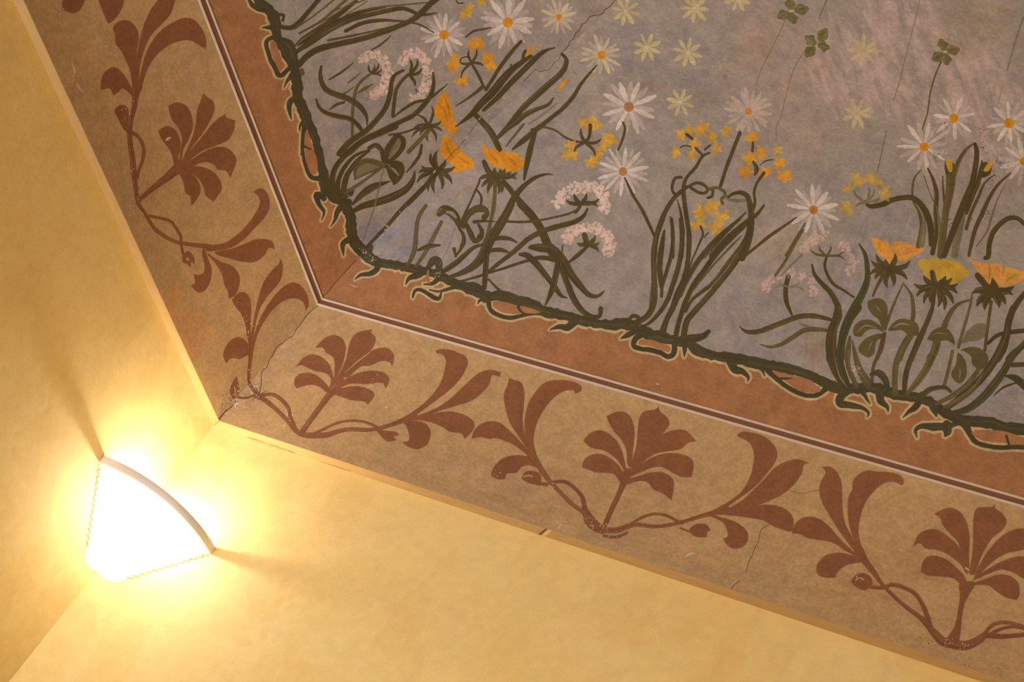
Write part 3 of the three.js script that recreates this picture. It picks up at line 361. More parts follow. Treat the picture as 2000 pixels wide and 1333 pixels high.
    ['m','K','spk',[13.5,22],[2098,1150,1.3,0.31,0.11,-1.4]],['m','K','spk',[13.5,22],[1995,1110,1.33,0.31,0.12,-1.39]],
    ['m','K','spk',[13.5,8],[2138,1169,1.29,0.31,0.1,-1.4]],['m','K','spk',[11.2,12],[2068,1385,1.29,0.28,0.05,-1.41]],
    ['m','K','spk',[6.8,5],[1974,1390,1.31,0.28,0.04,-1.42]],['m','K','spk',[11.2,14],[2048,1138,1.31,0.31,0.11,-1.4]],
    ['m','s','ol',[13,14,13,6],[1579,867,1577,835,1586,800,1608,769]],['m','s','o3',[4,5,4,2.3],[1583,840,1571,841,1561,843,1555,849]],
    ['m','s','o3',[4,5,4,2.2],[1583,840,1568,839,1556,835,1548,829]],['m','s','o3',[3.9,5,4,2.2],[1583,840,1597,845,1607,852,1614,860]],
    ['m','s','o3',[3.9,5,4,2.2],[1583,840,1602,844,1616,845,1628,840]],['m','U','umf',[9.5],[1522,823,1.44,0.34,0.26,-1.35]],
    ['m','U','umf',[9.5],[1531,847,1.44,0.34,0.24,-1.35]],['m','U','umf',[9.5],[1552,866,1.44,0.33,0.23,-1.35]],['m','U','umf',[9.5],[1583,877,1.43,0.33,0.23,-1.35]],
    ['m','U','umf',[9.5],[1617,876,1.42,0.33,0.23,-1.35]],['m','U','umf',[9.5],[1648,866,1.41,0.33,0.23,-1.34]],['m','U','umf',[9.5],[1658,840,1.41,0.33,0.25,-1.34]],
    ['m','U','umf',[9.5],[1521,832,1.44,0.34,0.25,-1.35]],['m','s','o2',[8,8,8,8],[1601,1001,1585,961,1565,909,1542,861]],['m','s','o3',[5,6,6],[1609,935,1580,896,1559,865]],
    ['m','s','ol',[2.5,10,13,14,14,13,13,9],[1469,703,1492,695,1525,703,1557,723,1595,748,1631,770,1672,781,1718,782]],
    ['m','s','o2',[2.5,7,11,12,13,12,9],[1537,672,1567,671,1597,686,1624,711,1651,737,1685,748,1716,752]],['m','s','o3',[2.5,7,3],[1631,751,1648,750,1663,752]],
    ['m','s','ol',[18,22,26,26,22,17],[1730,822,1732,789,1727,747,1735,702,1755,663,1786,628]],
    ['m','s','gr',[21,21,20,19,17,16],[1785,832,1767,791,1761,746,1761,702,1778,663,1807,622]],['m','s','o2',[9,16,14,12],[1779,749,1783,708,1795,671,1827,631]],
    ['m','s','o2',[4,13,20,24],[1788,742,1806,704,1828,670,1855,646]],['m','s','lt',[0.9,3.1,1.2],[1756,679,1776,644,1804,621]],
    ['m','s','lt',[0.6,1.9,0.6],[1785,718,1794,689,1804,663]],['m','K','chip',[11,40],[1817,667,1.35,0.34,0.34,-1.29]],
    ['m','s','br',[11,10,9,8],[1868,774,1865,728,1859,687,1866,651]],['m','s','gr',[7,18,17,14],[1857,669,1877,678,1901,663,1912,635]],
    ['m','s','o2',[18,18,16,15,15],[1938,794,1923,752,1917,711,1923,675,1933,638]],['m','s','ol',[11,13,15,15,14,13],[1981,876,1971,822,1960,773,1950,719,1950,682,1957,644]],
    ['m','s','o2',[18,19,19,16,8],[2010,793,2005,751,1994,709,1980,675,1964,645]],['m','s','o2',[9,9,9],[2055,780,2055,739,2054,687]],
    ['m','p','o2',[2068,779,2084,774,2100,751,2103,721,2091,705,2074,711,2064,726,2071,752]],['m','s','lt',[0.9,2.7,0.9],[2083,743,2087,729,2088,714]],
    ['m','p','o2',[2075,790,2099,803,2123,805,2144,795,2151,776,2141,755,2130,749,2130,749,2111,763,2105,779,2087,787]],
    ['m','s','ol',[15,14,12,10,8],[2003,642,2014,665,2033,678,2059,685,2074,679]],
    ['m','s','ol',[17,17,18,20,20,19,17,15],[2187,926,2182,892,2181,849,2170,799,2153,752,2128,706,2096,662,2070,632]],
    ['m','s','gr',[13,17,19,21,20,17,12],[2244,865,2208,805,2194,762,2176,719,2153,677,2125,645,2090,626]],['m','s','o2',[12,14,13,9],[2130,748,2110,705,2081,670,2045,639]],
    ['m','s','o2',[4,7,8,7],[2145,749,2134,705,2107,668,2070,636]],['m','s','lt',[0.6,2.1,2.3,1.2],[2185,789,2164,731,2135,678,2093,636]],
    ['m','s','lt',[0.6,1.6,1.7,0.9],[2143,746,2128,706,2095,665,2065,639]],['m','s','ol',[12,12],[2211,784,2258,797]],['m','s','gr',[5,18,18],[2203,753,2229,753,2266,733]],
    ['m','s','ol',[2.3,6,4],[2184,696,2203,723,2234,744]],['k','K','chip',[24,20],[63,140,1.61,0.5,1.03,-1.59]],['k','K','chip',[24,20],[36,84,1.58,0.52,1.11,-1.62]],
    ['k','K','chip',[30,16],[84,288,1.68,0.46,0.84,-1.53]],['k','s','chip',[6,10,5],[46,67,49,72,52,74]],['k','K','chip',[22,26],[16,142,1.62,0.5,1.04,-1.59]],
    ['k','K','chip',[22,26],[14,59,1.57,0.53,1.15,-1.64]],['k','K','chip',[22,26],[39,91,1.59,0.52,1.1,-1.62]],['k','K','spk',[20,16],[28,64,1.57,0.53,1.14,-1.63]],
    ['k','K','spk',[20,16],[89,119,1.59,0.51,1.05,-1.59]],['k','s','chip',[4,4],[510,207,514,205]],['k','K','chip',[20,8],[433,282,1.59,0.45,0.78,-1.49]],
    ['k','K','chip',[20,8],[235,80,1.54,0.52,1.05,-1.6]],['k','s','chip',[2.4,7,1.9],[1559,50,1566,61,1578,69]],['k','K','chip',[18,24],[1277,55,1.33,0.48,0.79,-1.48]],
    ['k','K','chip',[18,24],[1326,52,1.31,0.48,0.78,-1.47]],['k','K','chip',[18,24],[1185,32,1.33,0.49,0.83,-1.5]],['k','K','chip',[12,10],[1102,141,1.39,0.46,0.76,-1.46]],
    ['k','K','chip',[12,10],[942,116,1.41,0.48,0.82,-1.49]],['k','K','spk',[30,10],[1092,132,1.39,0.46,0.77,-1.46]],['k','K','chip',[14,14],[2277,55,1.14,0.44,0.54,-1.35]],
    ['k','K','chip',[14,14],[2323,59,1.14,0.44,0.53,-1.34]],['k','K','chip',[14,14],[2002,150,1.22,0.42,0.56,-1.34]],['k','K','spk',[30,16],[2319,10,1.13,0.45,0.55,-1.37]],
    ['k','K','spk',[30,16],[2222,34,1.15,0.45,0.56,-1.37]],['k','s','chip',[1.6,3.2,1.6],[1278,494,1282,494,1286,495]],['k','K','chip',[10,10],[282,617,1.74,0.4,0.46,-1.46]],
    ['k','K','chip',[10,10],[239,639,1.76,0.39,0.44,-1.47]],['k','K','chip',[10,10],[507,627,1.68,0.39,0.44,-1.44]],['k','s','chip',[1,1.7,1],[225,531,242,529,259,529]],
    ['b','B','blu',[70,40,-0.52,40,50,14,0.18],[295,681,1.75,0.39,0.39,-1.47]],['b','B','gry',[130,60,-0.17,40,70,12,0.08],[566,726,1.69,0.37,0.34,-1.44]],
    ['b','B','lav',[150,110,-0.17,70,90,12,0.13],[784,1105,1.68,0.35,-0.02,-1.54]],['b','B','lav',[150,90,0.03,90,100,10,0.13],[1121,1374,1.56,0.31,-0.1,-1.54]],
    ['b','B','gry',[110,60,0,50,80,8,0.12],[1242,1353,1.53,0.31,-0.08,-1.52]],['b','B','gry',[130,50,-0.09,40,80,10,0.1],[1236,1169,1.55,0.33,-0.02,-1.52]],
    ['b','B','pnk',[40,60,1.05,14,40,12,0.12],[1393,1383,1.48,0.3,-0.06,-1.5]],['b','B','pnk',[100,85,1.4,80,60,16,0.28],[1534,1499,1.42,0.28,-0.05,-1.47]],
    ['b','B','pnk',[80,60,1.22,40,60,16,0.18],[1551,1304,1.44,0.31,-0.01,-1.49]],['b','B','pnm',[190,110,1.22,140,80,18,0.26],[1857,1534,1.33,0.26,-0,-1.42]],
    ['b','B','pnm',[120,120,1.22,70,80,18,0.18],[2043,1388,1.29,0.28,0.05,-1.41]],['b','B','och',[90,60,0.35,40,80,16,0.12],[2037,1654,1.26,0.24,0.01,-1.38]],
    ['b','B','gry',[110,60,0.35,40,70,14,0.13],[1709,1198,1.41,0.32,0.03,-1.48]],['b','B','bei',[70,26,0.09,24,60,12,0.2],[1637,1249,1.42,0.31,0.01,-1.48]],
    ['b','B','gry',[130,100,0.17,60,80,12,0.1],[1219,813,1.52,0.35,0.26,-1.38]],['b','B','lav',[110,70,1.4,60,70,12,0.12],[1514,740,1.44,0.34,0.31,-1.33]],
    ['b','B','blu',[110,70,1.92,60,90,10,0.16],[1794,890,1.38,0.32,0.22,-1.33]],['b','B','bei',[55,28,-0.35,46,40,14,0.4],[1550,963,1.45,0.33,0.17,-1.38]],
    ['b','B','blu',[90,50,2.01,40,80,10,0.16],[1856,1072,1.37,0.32,0.13,-1.39]],['b','B','och',[80,30,0.09,30,50,4,0.22],[767,628,1.61,0.38,0.42,-1.41]],
    ['b','B','och',[22,40,1.66,16,60,7,0.24],[1689,698,1.39,0.34,0.33,-1.31]],['b','B','pnk',[20,90,1.57,14,80,8,0.14],[1139,737,1.53,0.36,0.32,-1.38]],
    ['b','B','bei',[30,120,-0.87,40,80,12,0.2],[958,1280,1.62,0.33,-0.11,-1.57]],['b','B','gry',[70,50,-0.87,30,60,12,0.14],[816,1329,1.66,0.32,-0.15,-1.58]],
    ['b','B','mau',[90,70,1.05,40,60,14,0.16],[2116,751,1.29,0.33,0.29,-1.27]],['b','B','lav',[60,50,0.52,30,60,14,0.16],[2198,691,1.26,0.33,0.31,-1.25]],
    ['b','B','lav',[120,60,-0.26,40,90,12,0.1],[934,1045,1.63,0.34,0.06,-1.49]],['b','B','mau',[120,60,-0.09,40,90,12,0.12],[1418,1178,1.49,0.33,-0,-1.5]],
    ['b','B','och',[70,14,0,16,50,6,0.16],[1165,1322,1.56,0.31,-0.08,-1.54]],['b','B','och',[60,40,0,18,60,6,0.14],[1332,1341,1.5,0.31,-0.06,-1.51]],
    ['g','B','stn',[170,22,0.31,40,60,8,0.16],[1010,77,1.39,0.48,0.84,-1.5]],['g','B','stn',[160,30,0.31,40,70,9,0.12],[1789,66,1.23,0.46,0.65,-1.41]],
    ['g','B','stn',[90,20,0.31,24,50,8,0.12],[707,73,1.44,0.5,0.93,-1.54]],['g','B','stn',[80,18,0.31,30,40,6,0.18],[1344,55,1.31,0.48,0.77,-1.47]],
    ['g','B','stn',[40,60,-0.87,30,50,12,0.14],[63,350,1.71,0.45,0.77,-1.51]],['g','B','stn',[30,20,0.35,24,30,5,0.2],[52,92,1.58,0.52,1.09,-1.61]],
    ['g','B','bnd',[140,60,0.31,40,90,14,0.1],[2029,167,1.22,0.42,0.55,-1.33]],['g','B','bnd',[170,60,0.31,40,90,12,0.07],[1140,139,1.38,0.46,0.76,-1.45]],
  ],
  L: [
    ['f','p','mot',[1521,117,1493,91,1493,91,1465,112,1455,132,1455,132,1466,154,1487,164]],['f','p','mot',[1465,203,1423,194,1372,194,1372,194,1371,212,1384,243,1423,265]],
    ['f','p','mot',[1352,200,1352,200,1358,216,1351,239,1331,255,1302,261,1277,254,1253,237,1227,223,1195,212,1162,200,1155,188,1171,187,1210,197,1245,199,1282,197,1309,191,1335,200]],
    ['f','p','mot',[1165,196,1221,218,1261,248,1306,285,1336,322,1346,345,1363,366,1342,400,1313,382,1291,362,1279,333,1270,300,1257,275,1234,250,1204,226,1160,202]],
    ['f','p','mot',[1150,194,1187,222,1219,249,1244,279,1260,316,1264,356,1258,392,1239,414,1206,425,1165,425,1141,414,1141,414,1165,401,1191,382,1205,353,1211,321,1205,284,1191,252,1168,226,1140,201]],
    ['f','p','mot',[1134,181,1176,181,1222,175,1253,160,1261,133,1247,109,1226,99,1226,99,1212,123,1188,125,1188,125,1185,141,1185,158,1156,172,1129,174]],
    ['f','s','mot',[28,19,17,17,18,20,19,16,18],[1164,197,1120,171,1089,144,1062,125,1025,110,981,97,939,82,901,69,864,59]],
    ['f','p','mot',[1147,111,1147,134,1123,148,1091,135,1056,125,1068,116,1088,111,1121,110]],
    ['f','s','mot',[9,10,12,13,13,13],[1060,127,1031,142,992,144,962,127,941,99,916,77]],
    ['f','p','mot',[1003,203,1003,203,1000,229,977,247,946,252,913,244,889,226,863,223,870,206,910,213,946,209,978,203]],
    ['f','p','mot',[1049,260,1049,260,1043,284,1017,305,981,309,944,299,922,277,900,247,869,229,866,219,901,239,935,259,972,261,1005,253,1031,255]],
    ['f','p','mot',[1019,364,1019,364,1002,370,978,381,953,374,927,347,907,313,890,275,865,235,872,233,916,286,951,313,983,330,1003,348]],
    ['f','p','mot',[923,398,923,398,908,400,888,418,888,418,861,404,843,377,850,338,860,301,860,263,861,225,884,268,898,310,917,354,923,381]],
    ['f','p','mot',[858,229,855,277,850,323,828,361,793,379,761,376,728,345,728,345,757,340,774,321,799,314,824,292,835,258,847,225]],
    ['f','p','mot',[854,216,833,258,803,289,762,310,715,311,700,292,692,272,692,272,724,258,753,261,783,259,817,245]],
    ['f','p','mot',[849,212,820,241,782,253,751,249,736,232,728,205,728,205,756,214,780,205,809,212]],['f','s','mot',[40,27,18,16],[862,217,861,168,865,110,868,58]],
    ['f','s','mot',[11,11,11,11,10,11,14,18],[855,58,812,65,760,71,716,88,668,115,621,155,586,189,550,221]],
    ['f','s','mot',[8,9,9,10,10,10],[802,73,769,101,734,127,698,135,667,137,648,131]],
    ['f','p','mot',[640,392,640,392,636,416,609,427,569,422,542,400,525,357,512,308,516,265,537,227,565,192,568,210,544,253,540,297,550,339,568,372,588,395,613,401]],
    ['f','p','mot',[539,216,512,263,498,303,486,343,466,373,443,389,416,387,416,387,433,373,418,351,418,318,446,283,484,252,518,225]],
    ['f','p','mot',[553,192,500,218,457,247,412,256,379,243,361,221,365,198,365,198,387,204,420,203,458,209,499,205]],
    ['f','p','mot',[573,189,527,187,493,184,462,162,454,137,466,116,503,104,503,104,501,120,527,128,527,128,510,143,507,160,534,172,570,179]],
    ['f','s','mot',[9,10],[650,129,615,122]],['f','p','mot',[610,120,605,142,572,149,555,141,555,141,571,136,556,126,556,126,577,120,591,111]],
    ['f','s','fri',[6,6],[592,127,582,130]],['f','p','mot',[354,206,354,206,358,231,346,251,315,259,277,250,231,229,180,212,158,200,200,204,243,215,288,215,328,207]],
    ['f','p','mot',[372,392,372,392,344,391,307,372,290,344,278,312,256,275,222,247,176,216,190,216,240,248,289,281,331,317,352,355,358,381]],
    ['f','p','mot',[163,208,197,237,228,270,255,315,272,360,270,398,240,420,195,427,160,421,145,406,145,406,179,409,211,389,226,356,223,315,205,273,178,236,145,207]],
    ['f','p','mot',[144,197,181,196,213,184,230,166,232,134,212,108,177,106,177,106,180,124,168,139,152,152,144,175,139,195]],
    ['f','s','mot',[27,17,14,12,12,14],[169,209,124,186,80,161,44,149,4,155,-22,161]],['f','p','mot',[64,74,94,85,108,119,108,119,72,113,49,103,47,84]],
    ['f','s','fri',[5,5],[81,98,54,91]],['f','s','mot',[7,8,8,8],[49,89,18,113,-4,145,-15,160]],
    ['f','s','mot',[16,14,14,14,14,17,21,21,19,16,16,17,19,24,31],[-12,154,-60,177,-123,198,-191,217,-246,228,-285,246,-314,274,-355,322,-374,364,-399,404,-439,450,-455,479,-469,520,-476,563,-477,606]],
    ['f','s','mot',[13,12,12,12,13,13],[-22,160,-51,200,-93,223,-144,235,-190,230,-238,232]],
    ['k','s','crk',[3.2,3.2,3.2,3.2,3.2,3.3,3.2,3.2,3.3,3.4,3.4,3.4,3.4,3.1,3.2,3.4],[136,446,132,423,124,399,106,370,102,358,88,338,89,324,88,298,89,277,71,255,69,246,49,222,50,207,30,192,14,187,-18,163]],
    ['k','s','crk',[7,5,4,5],[40,0,40,31,34,51,32,79]],['k','s','crk',[2.5,2.5,2.6],[17,163,-10,165,-41,165]],['k','s','crk',[2.5,2.5,2.5],[-13,136,-17,158,-27,190]],
    ['k','s','crk',[3.5,3,2.4,1.8,2.1,2.4,2.8],[230,601,219,579,208,561,193,534,186,520,168,495,159,473]],
    ['k','s','crk',[2.1,2.2,2.2,2.2,2.5,2.5,2.2,2.2,2.2,2.2,2.2,2.2,2.2,2.2,2.2,2.2],[1073,1556,1047,1535,1037,1520,1023,1511,1016,1497,1014,1484,1007,1470,989,1457,983,1446,961,1432,950,1420,934,1412,920,1397,908,1392,889,1375,881,1367]],
    ['k','s','crk',[1.9,1.9,1.9,1.9,2.1,2.3,2.5,2.4,1.9,2,2,1.9],[872,1362,856,1352,848,1340,829,1326,820,1315,816,1302,813,1290,819,1278,811,1269,796,1256,787,1244,774,1235]],
    ['k','s','crk',[1.3,1.3,1.3],[716,1158,703,1147,689,1137]],
    ['k','s','crk',[1.7,1.7,1.7,1.7,1.7,1.8,1.8,1.8,1.8,1.8],[652,1085,636,1073,616,1055,580,1027,561,1009,545,995,531,975,509,953,489,928,469,910]],
    ['k','s','chip',[3.1,3.1],[657,1103,659,1109]],['k','s','chip',[2.1,2.1],[640,1074,648,1082]],['k','s','chip',[2,2],[574,1022,584,1030]],
    ['k','s','chip',[3.6,3.6],[465,901,473,908]],['k','s','chip',[2,2],[551,1000,549,1002]],
    ['v','s','vin',[26,27,29,30,29,27,26,26,26,28,30,31,29,27,26,25,25,26,27,28,30,32,34,33,34,33,33,33,34,35,35,33,33,35,39,43,47,51,54,49,44,43,44,45,48,54,56,52,47,45,44,44,45,50,53,49,45,43,45,46,44,47,55,51,45,44,47,49,48,51,55,51,47,42],[1239,598,1206,596,1180,604,1146,617,1112,614,1083,608,1050,611,1012,616,974,621,938,621,897,612,858,605,808,607,760,609,721,612,674,609,633,605,591,599,537,599,483,609,447,625,401,630,359,623,319,616,284,621,244,633,202,651,177,681,142,727,114,764,84,806,63,824,27,859,-6,886,-34,917,-57,948,-71,999,-101,1040,-118,1080,-146,1112,-160,1165,-179,1215,-191,1269,-191,1317,-184,1355,-189,1392,-212,1413,-228,1459,-238,1514,-240,1558,-269,1575,-282,1617,-282,1673,-281,1729,-292,1781,-287,1837,-291,1892,-299,1935,-309,1971,-325,2008,-320,2062,-294,2119,-292,2163,-296,2203,-288,2246,-284,2281,-298,2328,-322,2369,-330,2420,-309,2491,-313,2542,-301,2594,-289,2684,-298,2816],'main'],
    ['v','s','vin',[7,13,17,21],[1219,571,1201,575,1184,586,1172,602],'flame'],['v','s','vin',[2.6,9,19],[1122,578,1118,589,1109,606],'flame'],
    ['v','s','vin',[14,13,12,12,12,13,14,15,14],[1080,597,1078,580,1062,572,1035,571,1015,570,985,574,962,576,955,586,965,606],'flame'],
    ['v','s','vin',[2.2,9,20],[912,577,928,591,942,612],'flame'],['v','s','vin',[26,21,14,3.2],[863,601,862,583,842,572,805,567],'flame'],
    ['v','s','vin',[3.4,10,22],[757,577,774,586,780,602],'flame'],['v','s','vin',[17,11,10,11],[762,596,732,580,707,571,677,562],'flame'],
    ['v','p','bnd',[1069,585,1065,598,1036,600,997,598,973,591,969,581,995,579,1031,578]],
    ['v','s','vin',[11,10,10,10,13,19],[768,593,717,575,671,563,625,559,587,564,570,587],'flame'],
    ['v','p','bnd',[743,590,735,599,684,596,636,596,601,586,591,572,612,564,656,567,703,577]],['v','s','vin',[7,5],[699,576,680,589]],
    ['v','s','vin',[21,17,15],[576,591,535,584,495,576],'flame'],['v','s','vin',[13,19,13,9,2.8],[494,577,524,561,487,557,452,563,426,547],'flame'],
    ['v','s','vin',[31,20,11,2.5],[449,635,436,603,410,587,391,566],'flame'],['v','s','vin',[27,22,13,2.6],[313,619,315,589,298,578,266,572],'flame'],
    ['v','s','vin',[19,19,20,14,4],[206,660,171,655,160,631,171,602,163,581],'flame'],['v','s','vin',[17,31,28,17],[528,597,489,603,454,626,406,638]],
    ['v','s','vin',[12,30,13],[471,638,482,652,472,654]],['v','s','vin',[19,25,19],[1040,618,1007,628,971,628]],['v','s','vin',[11,9,8],[1142,626,1134,643,1118,637]],
    ['v','s','vin',[11,27,21,12],[256,616,233,632,248,651,257,660]],['m','D','cream',[27,8,'dwh',3,0.2,0.3,0.06,0],[1036,1575,0.11,1.44,-1.71,-0.3]],
    ['m','D','dwh',[42,17,'yo',9.5,0.1,0.19,0.1,'dsh'],[948,1045,-0.17,1.4,-1.72,-0.41]],['m','D','dwh',[49,18,'yo',10,0.15,0.2,0.09,'dsh'],[982,1234,0.02,1.46,-1.75,-0.38]],
    ['m','D','dyl',[33,14,'yo',6,0.3,0.2,0.1,'dsh'],[1004,1383,0.06,1.46,-1.73,-0.35]],
    ['m','s','ol',[12,15,16,14,14,14],[1104,624,1088,649,1095,678,1117,710,1135,735,1150,755]],['m','s','o2',[6,5,5,5],[1080,660,1093,703,1111,747,1131,788]],
    ['m','s','o2',[7,8,8,9],[1061,668,1073,724,1097,776,1121,818]],['m','s','ol',[6,14,16,13,10],[1027,645,1041,675,1056,726,1078,784,1107,840]],
    ['m','s','ol',[9,18,21,19,13,3],[1028,652,1037,694,1049,743,1061,798,1069,849,1066,912]],
    ['m','s','ol',[7,14,18,17,16,15,15,15,14,13,11],[999,636,1011,653,1019,682,1033,725,1043,761,1053,812,1054,861,1055,909,1055,951,1043,973,1023,994]],
    ['m','s','o2',[9,8,7,5],[1009,735,1003,783,999,846,1001,928]],['m','s','ol',[11,13,12,8,8,6,3.8],[1022,788,1033,839,1029,886,1018,925,1004,964,991,989,960,1019]],
    ['m','s','o2',[9,9],[1033,725,1051,795]],['m','s','o2',[4,5,5,5],[1075,841,1072,897,1065,960,1061,1029]],['m','s','ol',[12,8,1.5],[1024,994,1022,1019,1024,1049]],
    ['m','s','o2',[4,4],[1095,769,1105,874]],['m','s','o2',[3.6,3.5],[1072,801,1098,869]],['m','s','o2',[5,5,5],[1066,702,1082,772,1113,844]],
    ['m','s','ol',[18,20,21,20,19,18,17,17,17,17,17,18],[963,636,982,665,991,700,989,746,984,794,984,843,990,893,1002,944,1015,979,1037,1010,1057,1034,1073,1057]],
    ['m','s','vin',[20,21,20,16],[1061,615,1038,634,1004,634,969,631]],['m','s','lt',[1.5,3,1.5],[994,655,1009,686,1017,715]],
    ['m','s','lt',[1.1,2.2,1.1],[1020,642,1037,667,1050,711]],['m','s','lt',[1.1,2.1,1.1],[1089,774,1099,802,1113,832]],['m','s','o2',[13,13],[945,640,933,639]],
    ['m','s','ol',[3,6,2.8],[936,827,949,866,972,902]],['m','s','ol',[5,8,2.2],[884,703,894,740,913,781]],['m','s','o2',[5,5,1.9],[853,749,864,772,873,790]],
    ['m','s','ol',[3.9,10,9],[786,676,794,699,794,721]],['m','s','o2',[8,5,1.9],[822,728,826,744,836,764]],['m','s','o2',[3.1,12,2.3],[809,763,818,786,826,814]],
    ['m','s','o2',[7,9,10,10,10,9],[671,712,742,732,787,747,823,764,845,783,860,812]],
    ['m','s','ol',[7,11,14,16,19,18,16,10,2.6],[934,694,909,684,877,681,848,690,820,716,793,742,761,760,724,768,691,761]],
    ['m','s','ol',[5,9,13,16,15,13,11],[836,651,807,651,780,664,755,691,734,720,706,736,675,744]],['m','U','umb',[10.1],[918,809,-0.44,1.34,-1.66,-0.44]],
    ['m','U','umb',[10.1],[924,827,-0.42,1.34,-1.67,-0.44]],['m','U','umb',[10.1],[918,848,-0.4,1.35,-1.68,-0.43]],['m','U','umb',[10.1],[897,862,-0.38,1.36,-1.69,-0.43]],
    ['m','U','umb',[10.1],[872,866,-0.38,1.36,-1.7,-0.43]],['m','U','umb',[10.1],[847,866,-0.38,1.36,-1.71,-0.43]],['m','U','umb',[10.1],[831,852,-0.4,1.36,-1.72,-0.44]],
    ['m','U','umb',[10.1],[816,845,-0.41,1.36,-1.72,-0.44]],['m','U','umb',[10.1],[792,809,-0.45,1.36,-1.72,-0.45]],['m','U','umb',[10.1],[800,824,-0.43,1.36,-1.72,-0.44]],
    ['m','U','umb',[10.1],[790,835,-0.42,1.37,-1.73,-0.44]],['m','s','ol',[5,7,5,2.2],[862,819,874,816,884,816,892,819]],
    ['m','s','ol',[6,8,6,2.3],[862,819,869,832,878,842,890,847]],['m','s','ol',[6,8,6,2.5],[862,819,860,832,862,842,868,850]],
    ['m','s','ol',[6,8,6,2.5],[862,819,858,830,853,838,845,842]],['m','s','ol',[5,7,5,2.2],[862,819,871,827,880,832,890,834]],
    ['m','s','ol',[6,8,6,2.6],[862,819,860,827,860,833,863,839]],['m','U','umb',[10.3],[880,914,-0.33,1.37,-1.72,-0.43]],
    ['m','U','umb',[10.3],[896,931,-0.31,1.37,-1.71,-0.42]],['m','U','umb',[10.3],[902,952,-0.28,1.38,-1.72,-0.42]],['m','U','umb',[10.3],[885,967,-0.26,1.38,-1.73,-0.42]],
    ['m','U','umb',[10.3],[859,974,-0.26,1.39,-1.74,-0.42]],['m','U','umb',[10.3],[831,971,-0.26,1.4,-1.75,-0.42]],['m','U','umb',[10.3],[799,961,-0.27,1.4,-1.77,-0.42]],
    ['m','U','umb',[10.3],[777,949,-0.29,1.4,-1.77,-0.43]],['m','U','umb',[10.3],[755,934,-0.31,1.4,-1.78,-0.43]],['m','U','umb',[10.3],[746,910,-0.34,1.39,-1.77,-0.43]],
    ['m','s','ol',[10,10,10,10,11],[700,839,742,853,788,871,815,894,831,916]],['m','s','ol',[7,9,8,3.6],[827,919,847,928,864,934,880,933]],
    ['m','s','ol',[8,10,8,3.5],[827,919,844,936,859,948,877,954]],['m','s','ol',[9,11,9,3.8],[827,919,828,935,832,947,842,957]],
    ['m','s','ol',[8,10,8,3.6],[827,919,813,924,801,927,789,925]],['m','s','ol',[1.8,2.3,1.7,0.7],[770,925,773,923,776,922,779,922]],
    ['m','s','ol',[1.9,2.4,1.8,0.7],[770,925,770,929,772,932,774,934]],['m','s','ol',[1.6,2.1,1.6,0.7],[770,925,766,923,763,921,760,920]],
    ['m','s','ol',[1.9,2.4,1.8,0.7],[770,925,767,928,764,930,761,930]],['m','s','ol',[1.6,2,1.6,0.7],[770,925,775,926,778,926,781,928]],
    ['m','s','ol',[22,21,19,17,15,14,12,11,9],[628,663,656,701,674,751,702,792,737,828,784,853,815,864,839,880,848,906]],
    ['m','s','ol',[22,19,17,17,16,15,13,10,5],[618,684,645,736,659,791,672,845,688,896,717,933,749,961,788,978,825,985]],
    ['m','s','ol',[3.8,9,11,10,7,2.8],[695,838,715,873,731,910,735,951,754,982,778,1016]],
    ['m','p','yo',[691,954,691,954,726,974,756,1004,756,1004,728,1009,728,1009,699,1006,681,1010,681,1010,652,1003,630,1008,630,1008,604,1007,604,1007,599,987,624,970,647,962,674,955]],
    ['m','s','yo2',[2.9,10,2.7],[713,974,686,984,643,984]],['m','s','yo2',[2.7,9,2],[735,996,700,999,666,996]],['m','s','ol',[7,9,7,1.8],[641,930,666,944,688,953,709,953]],
    ['m','s','ol',[9,11,9,2.1],[641,930,633,945,624,955,612,961]],['m','s','ol',[7,10,7,1.8],[641,930,618,937,599,940,580,936]],
    ['m','s','ol',[7,9,7,1.9],[641,930,619,919,601,913,584,913]],['m','s','ol',[8,10,8,1.9],[641,930,633,915,624,904,612,896]],
    ['m','s','ol',[8,11,8,2],[641,930,635,905,626,886,610,872]],['m','s','ol',[9,11,9,2],[641,930,640,945,642,957,650,967]],
    ['m','s','ol',[9,11,9,2.2],[641,930,647,913,648,900,643,887]],['m','s','ol',[5,9,10],[684,910,668,923,643,927]],['m','s','o2',[13,13,14],[624,926,592,888,561,850]],
    ['m','s','ol',[3,15,21,23,22,19,15,10],[622,1002,655,1051,697,1094,737,1136,778,1172,815,1207,840,1239,867,1276]],
    ['m','s','ol',[10,15,16,16,15,11,4],[672,1095,716,1145,770,1197,820,1248,862,1290,887,1322,898,1351]],
    ['m','s','ol',[10,10,11,11,10,8],[746,1118,783,1146,823,1175,868,1212,897,1238,918,1259]],['m','s','ol',[5,5,5],[836,1211,819,1208,786,1184]],
    ['m','s','ol',[10,9,9],[849,1249,873,1256,885,1264]],['m','s','yo',[4,11,6],[865,1260,883,1275,900,1290]],
    ['m','s','ol',[3.7,7,10,12],[698,1022,718,1058,740,1090,759,1114]],['m','T','yo',[11.7],[906,1117,-0.08,1.44,-1.76,-0.4]],
    ['m','T','yo',[11.7],[863,1057,-0.16,1.42,-1.77,-0.41]],['m','T','yo',[11.7],[838,1046,-0.17,1.42,-1.77,-0.41]],['m','T','yo',[11.7],[860,1150,-0.04,1.46,-1.79,-0.4]],
    ['m','T','yo',[11.7],[836,1150,-0.04,1.47,-1.8,-0.4]],['m','T','yo',[11.7],[785,1057,-0.16,1.43,-1.8,-0.41]],['m','T','yo',[11.7],[913,1135,-0.06,1.45,-1.76,-0.4]],
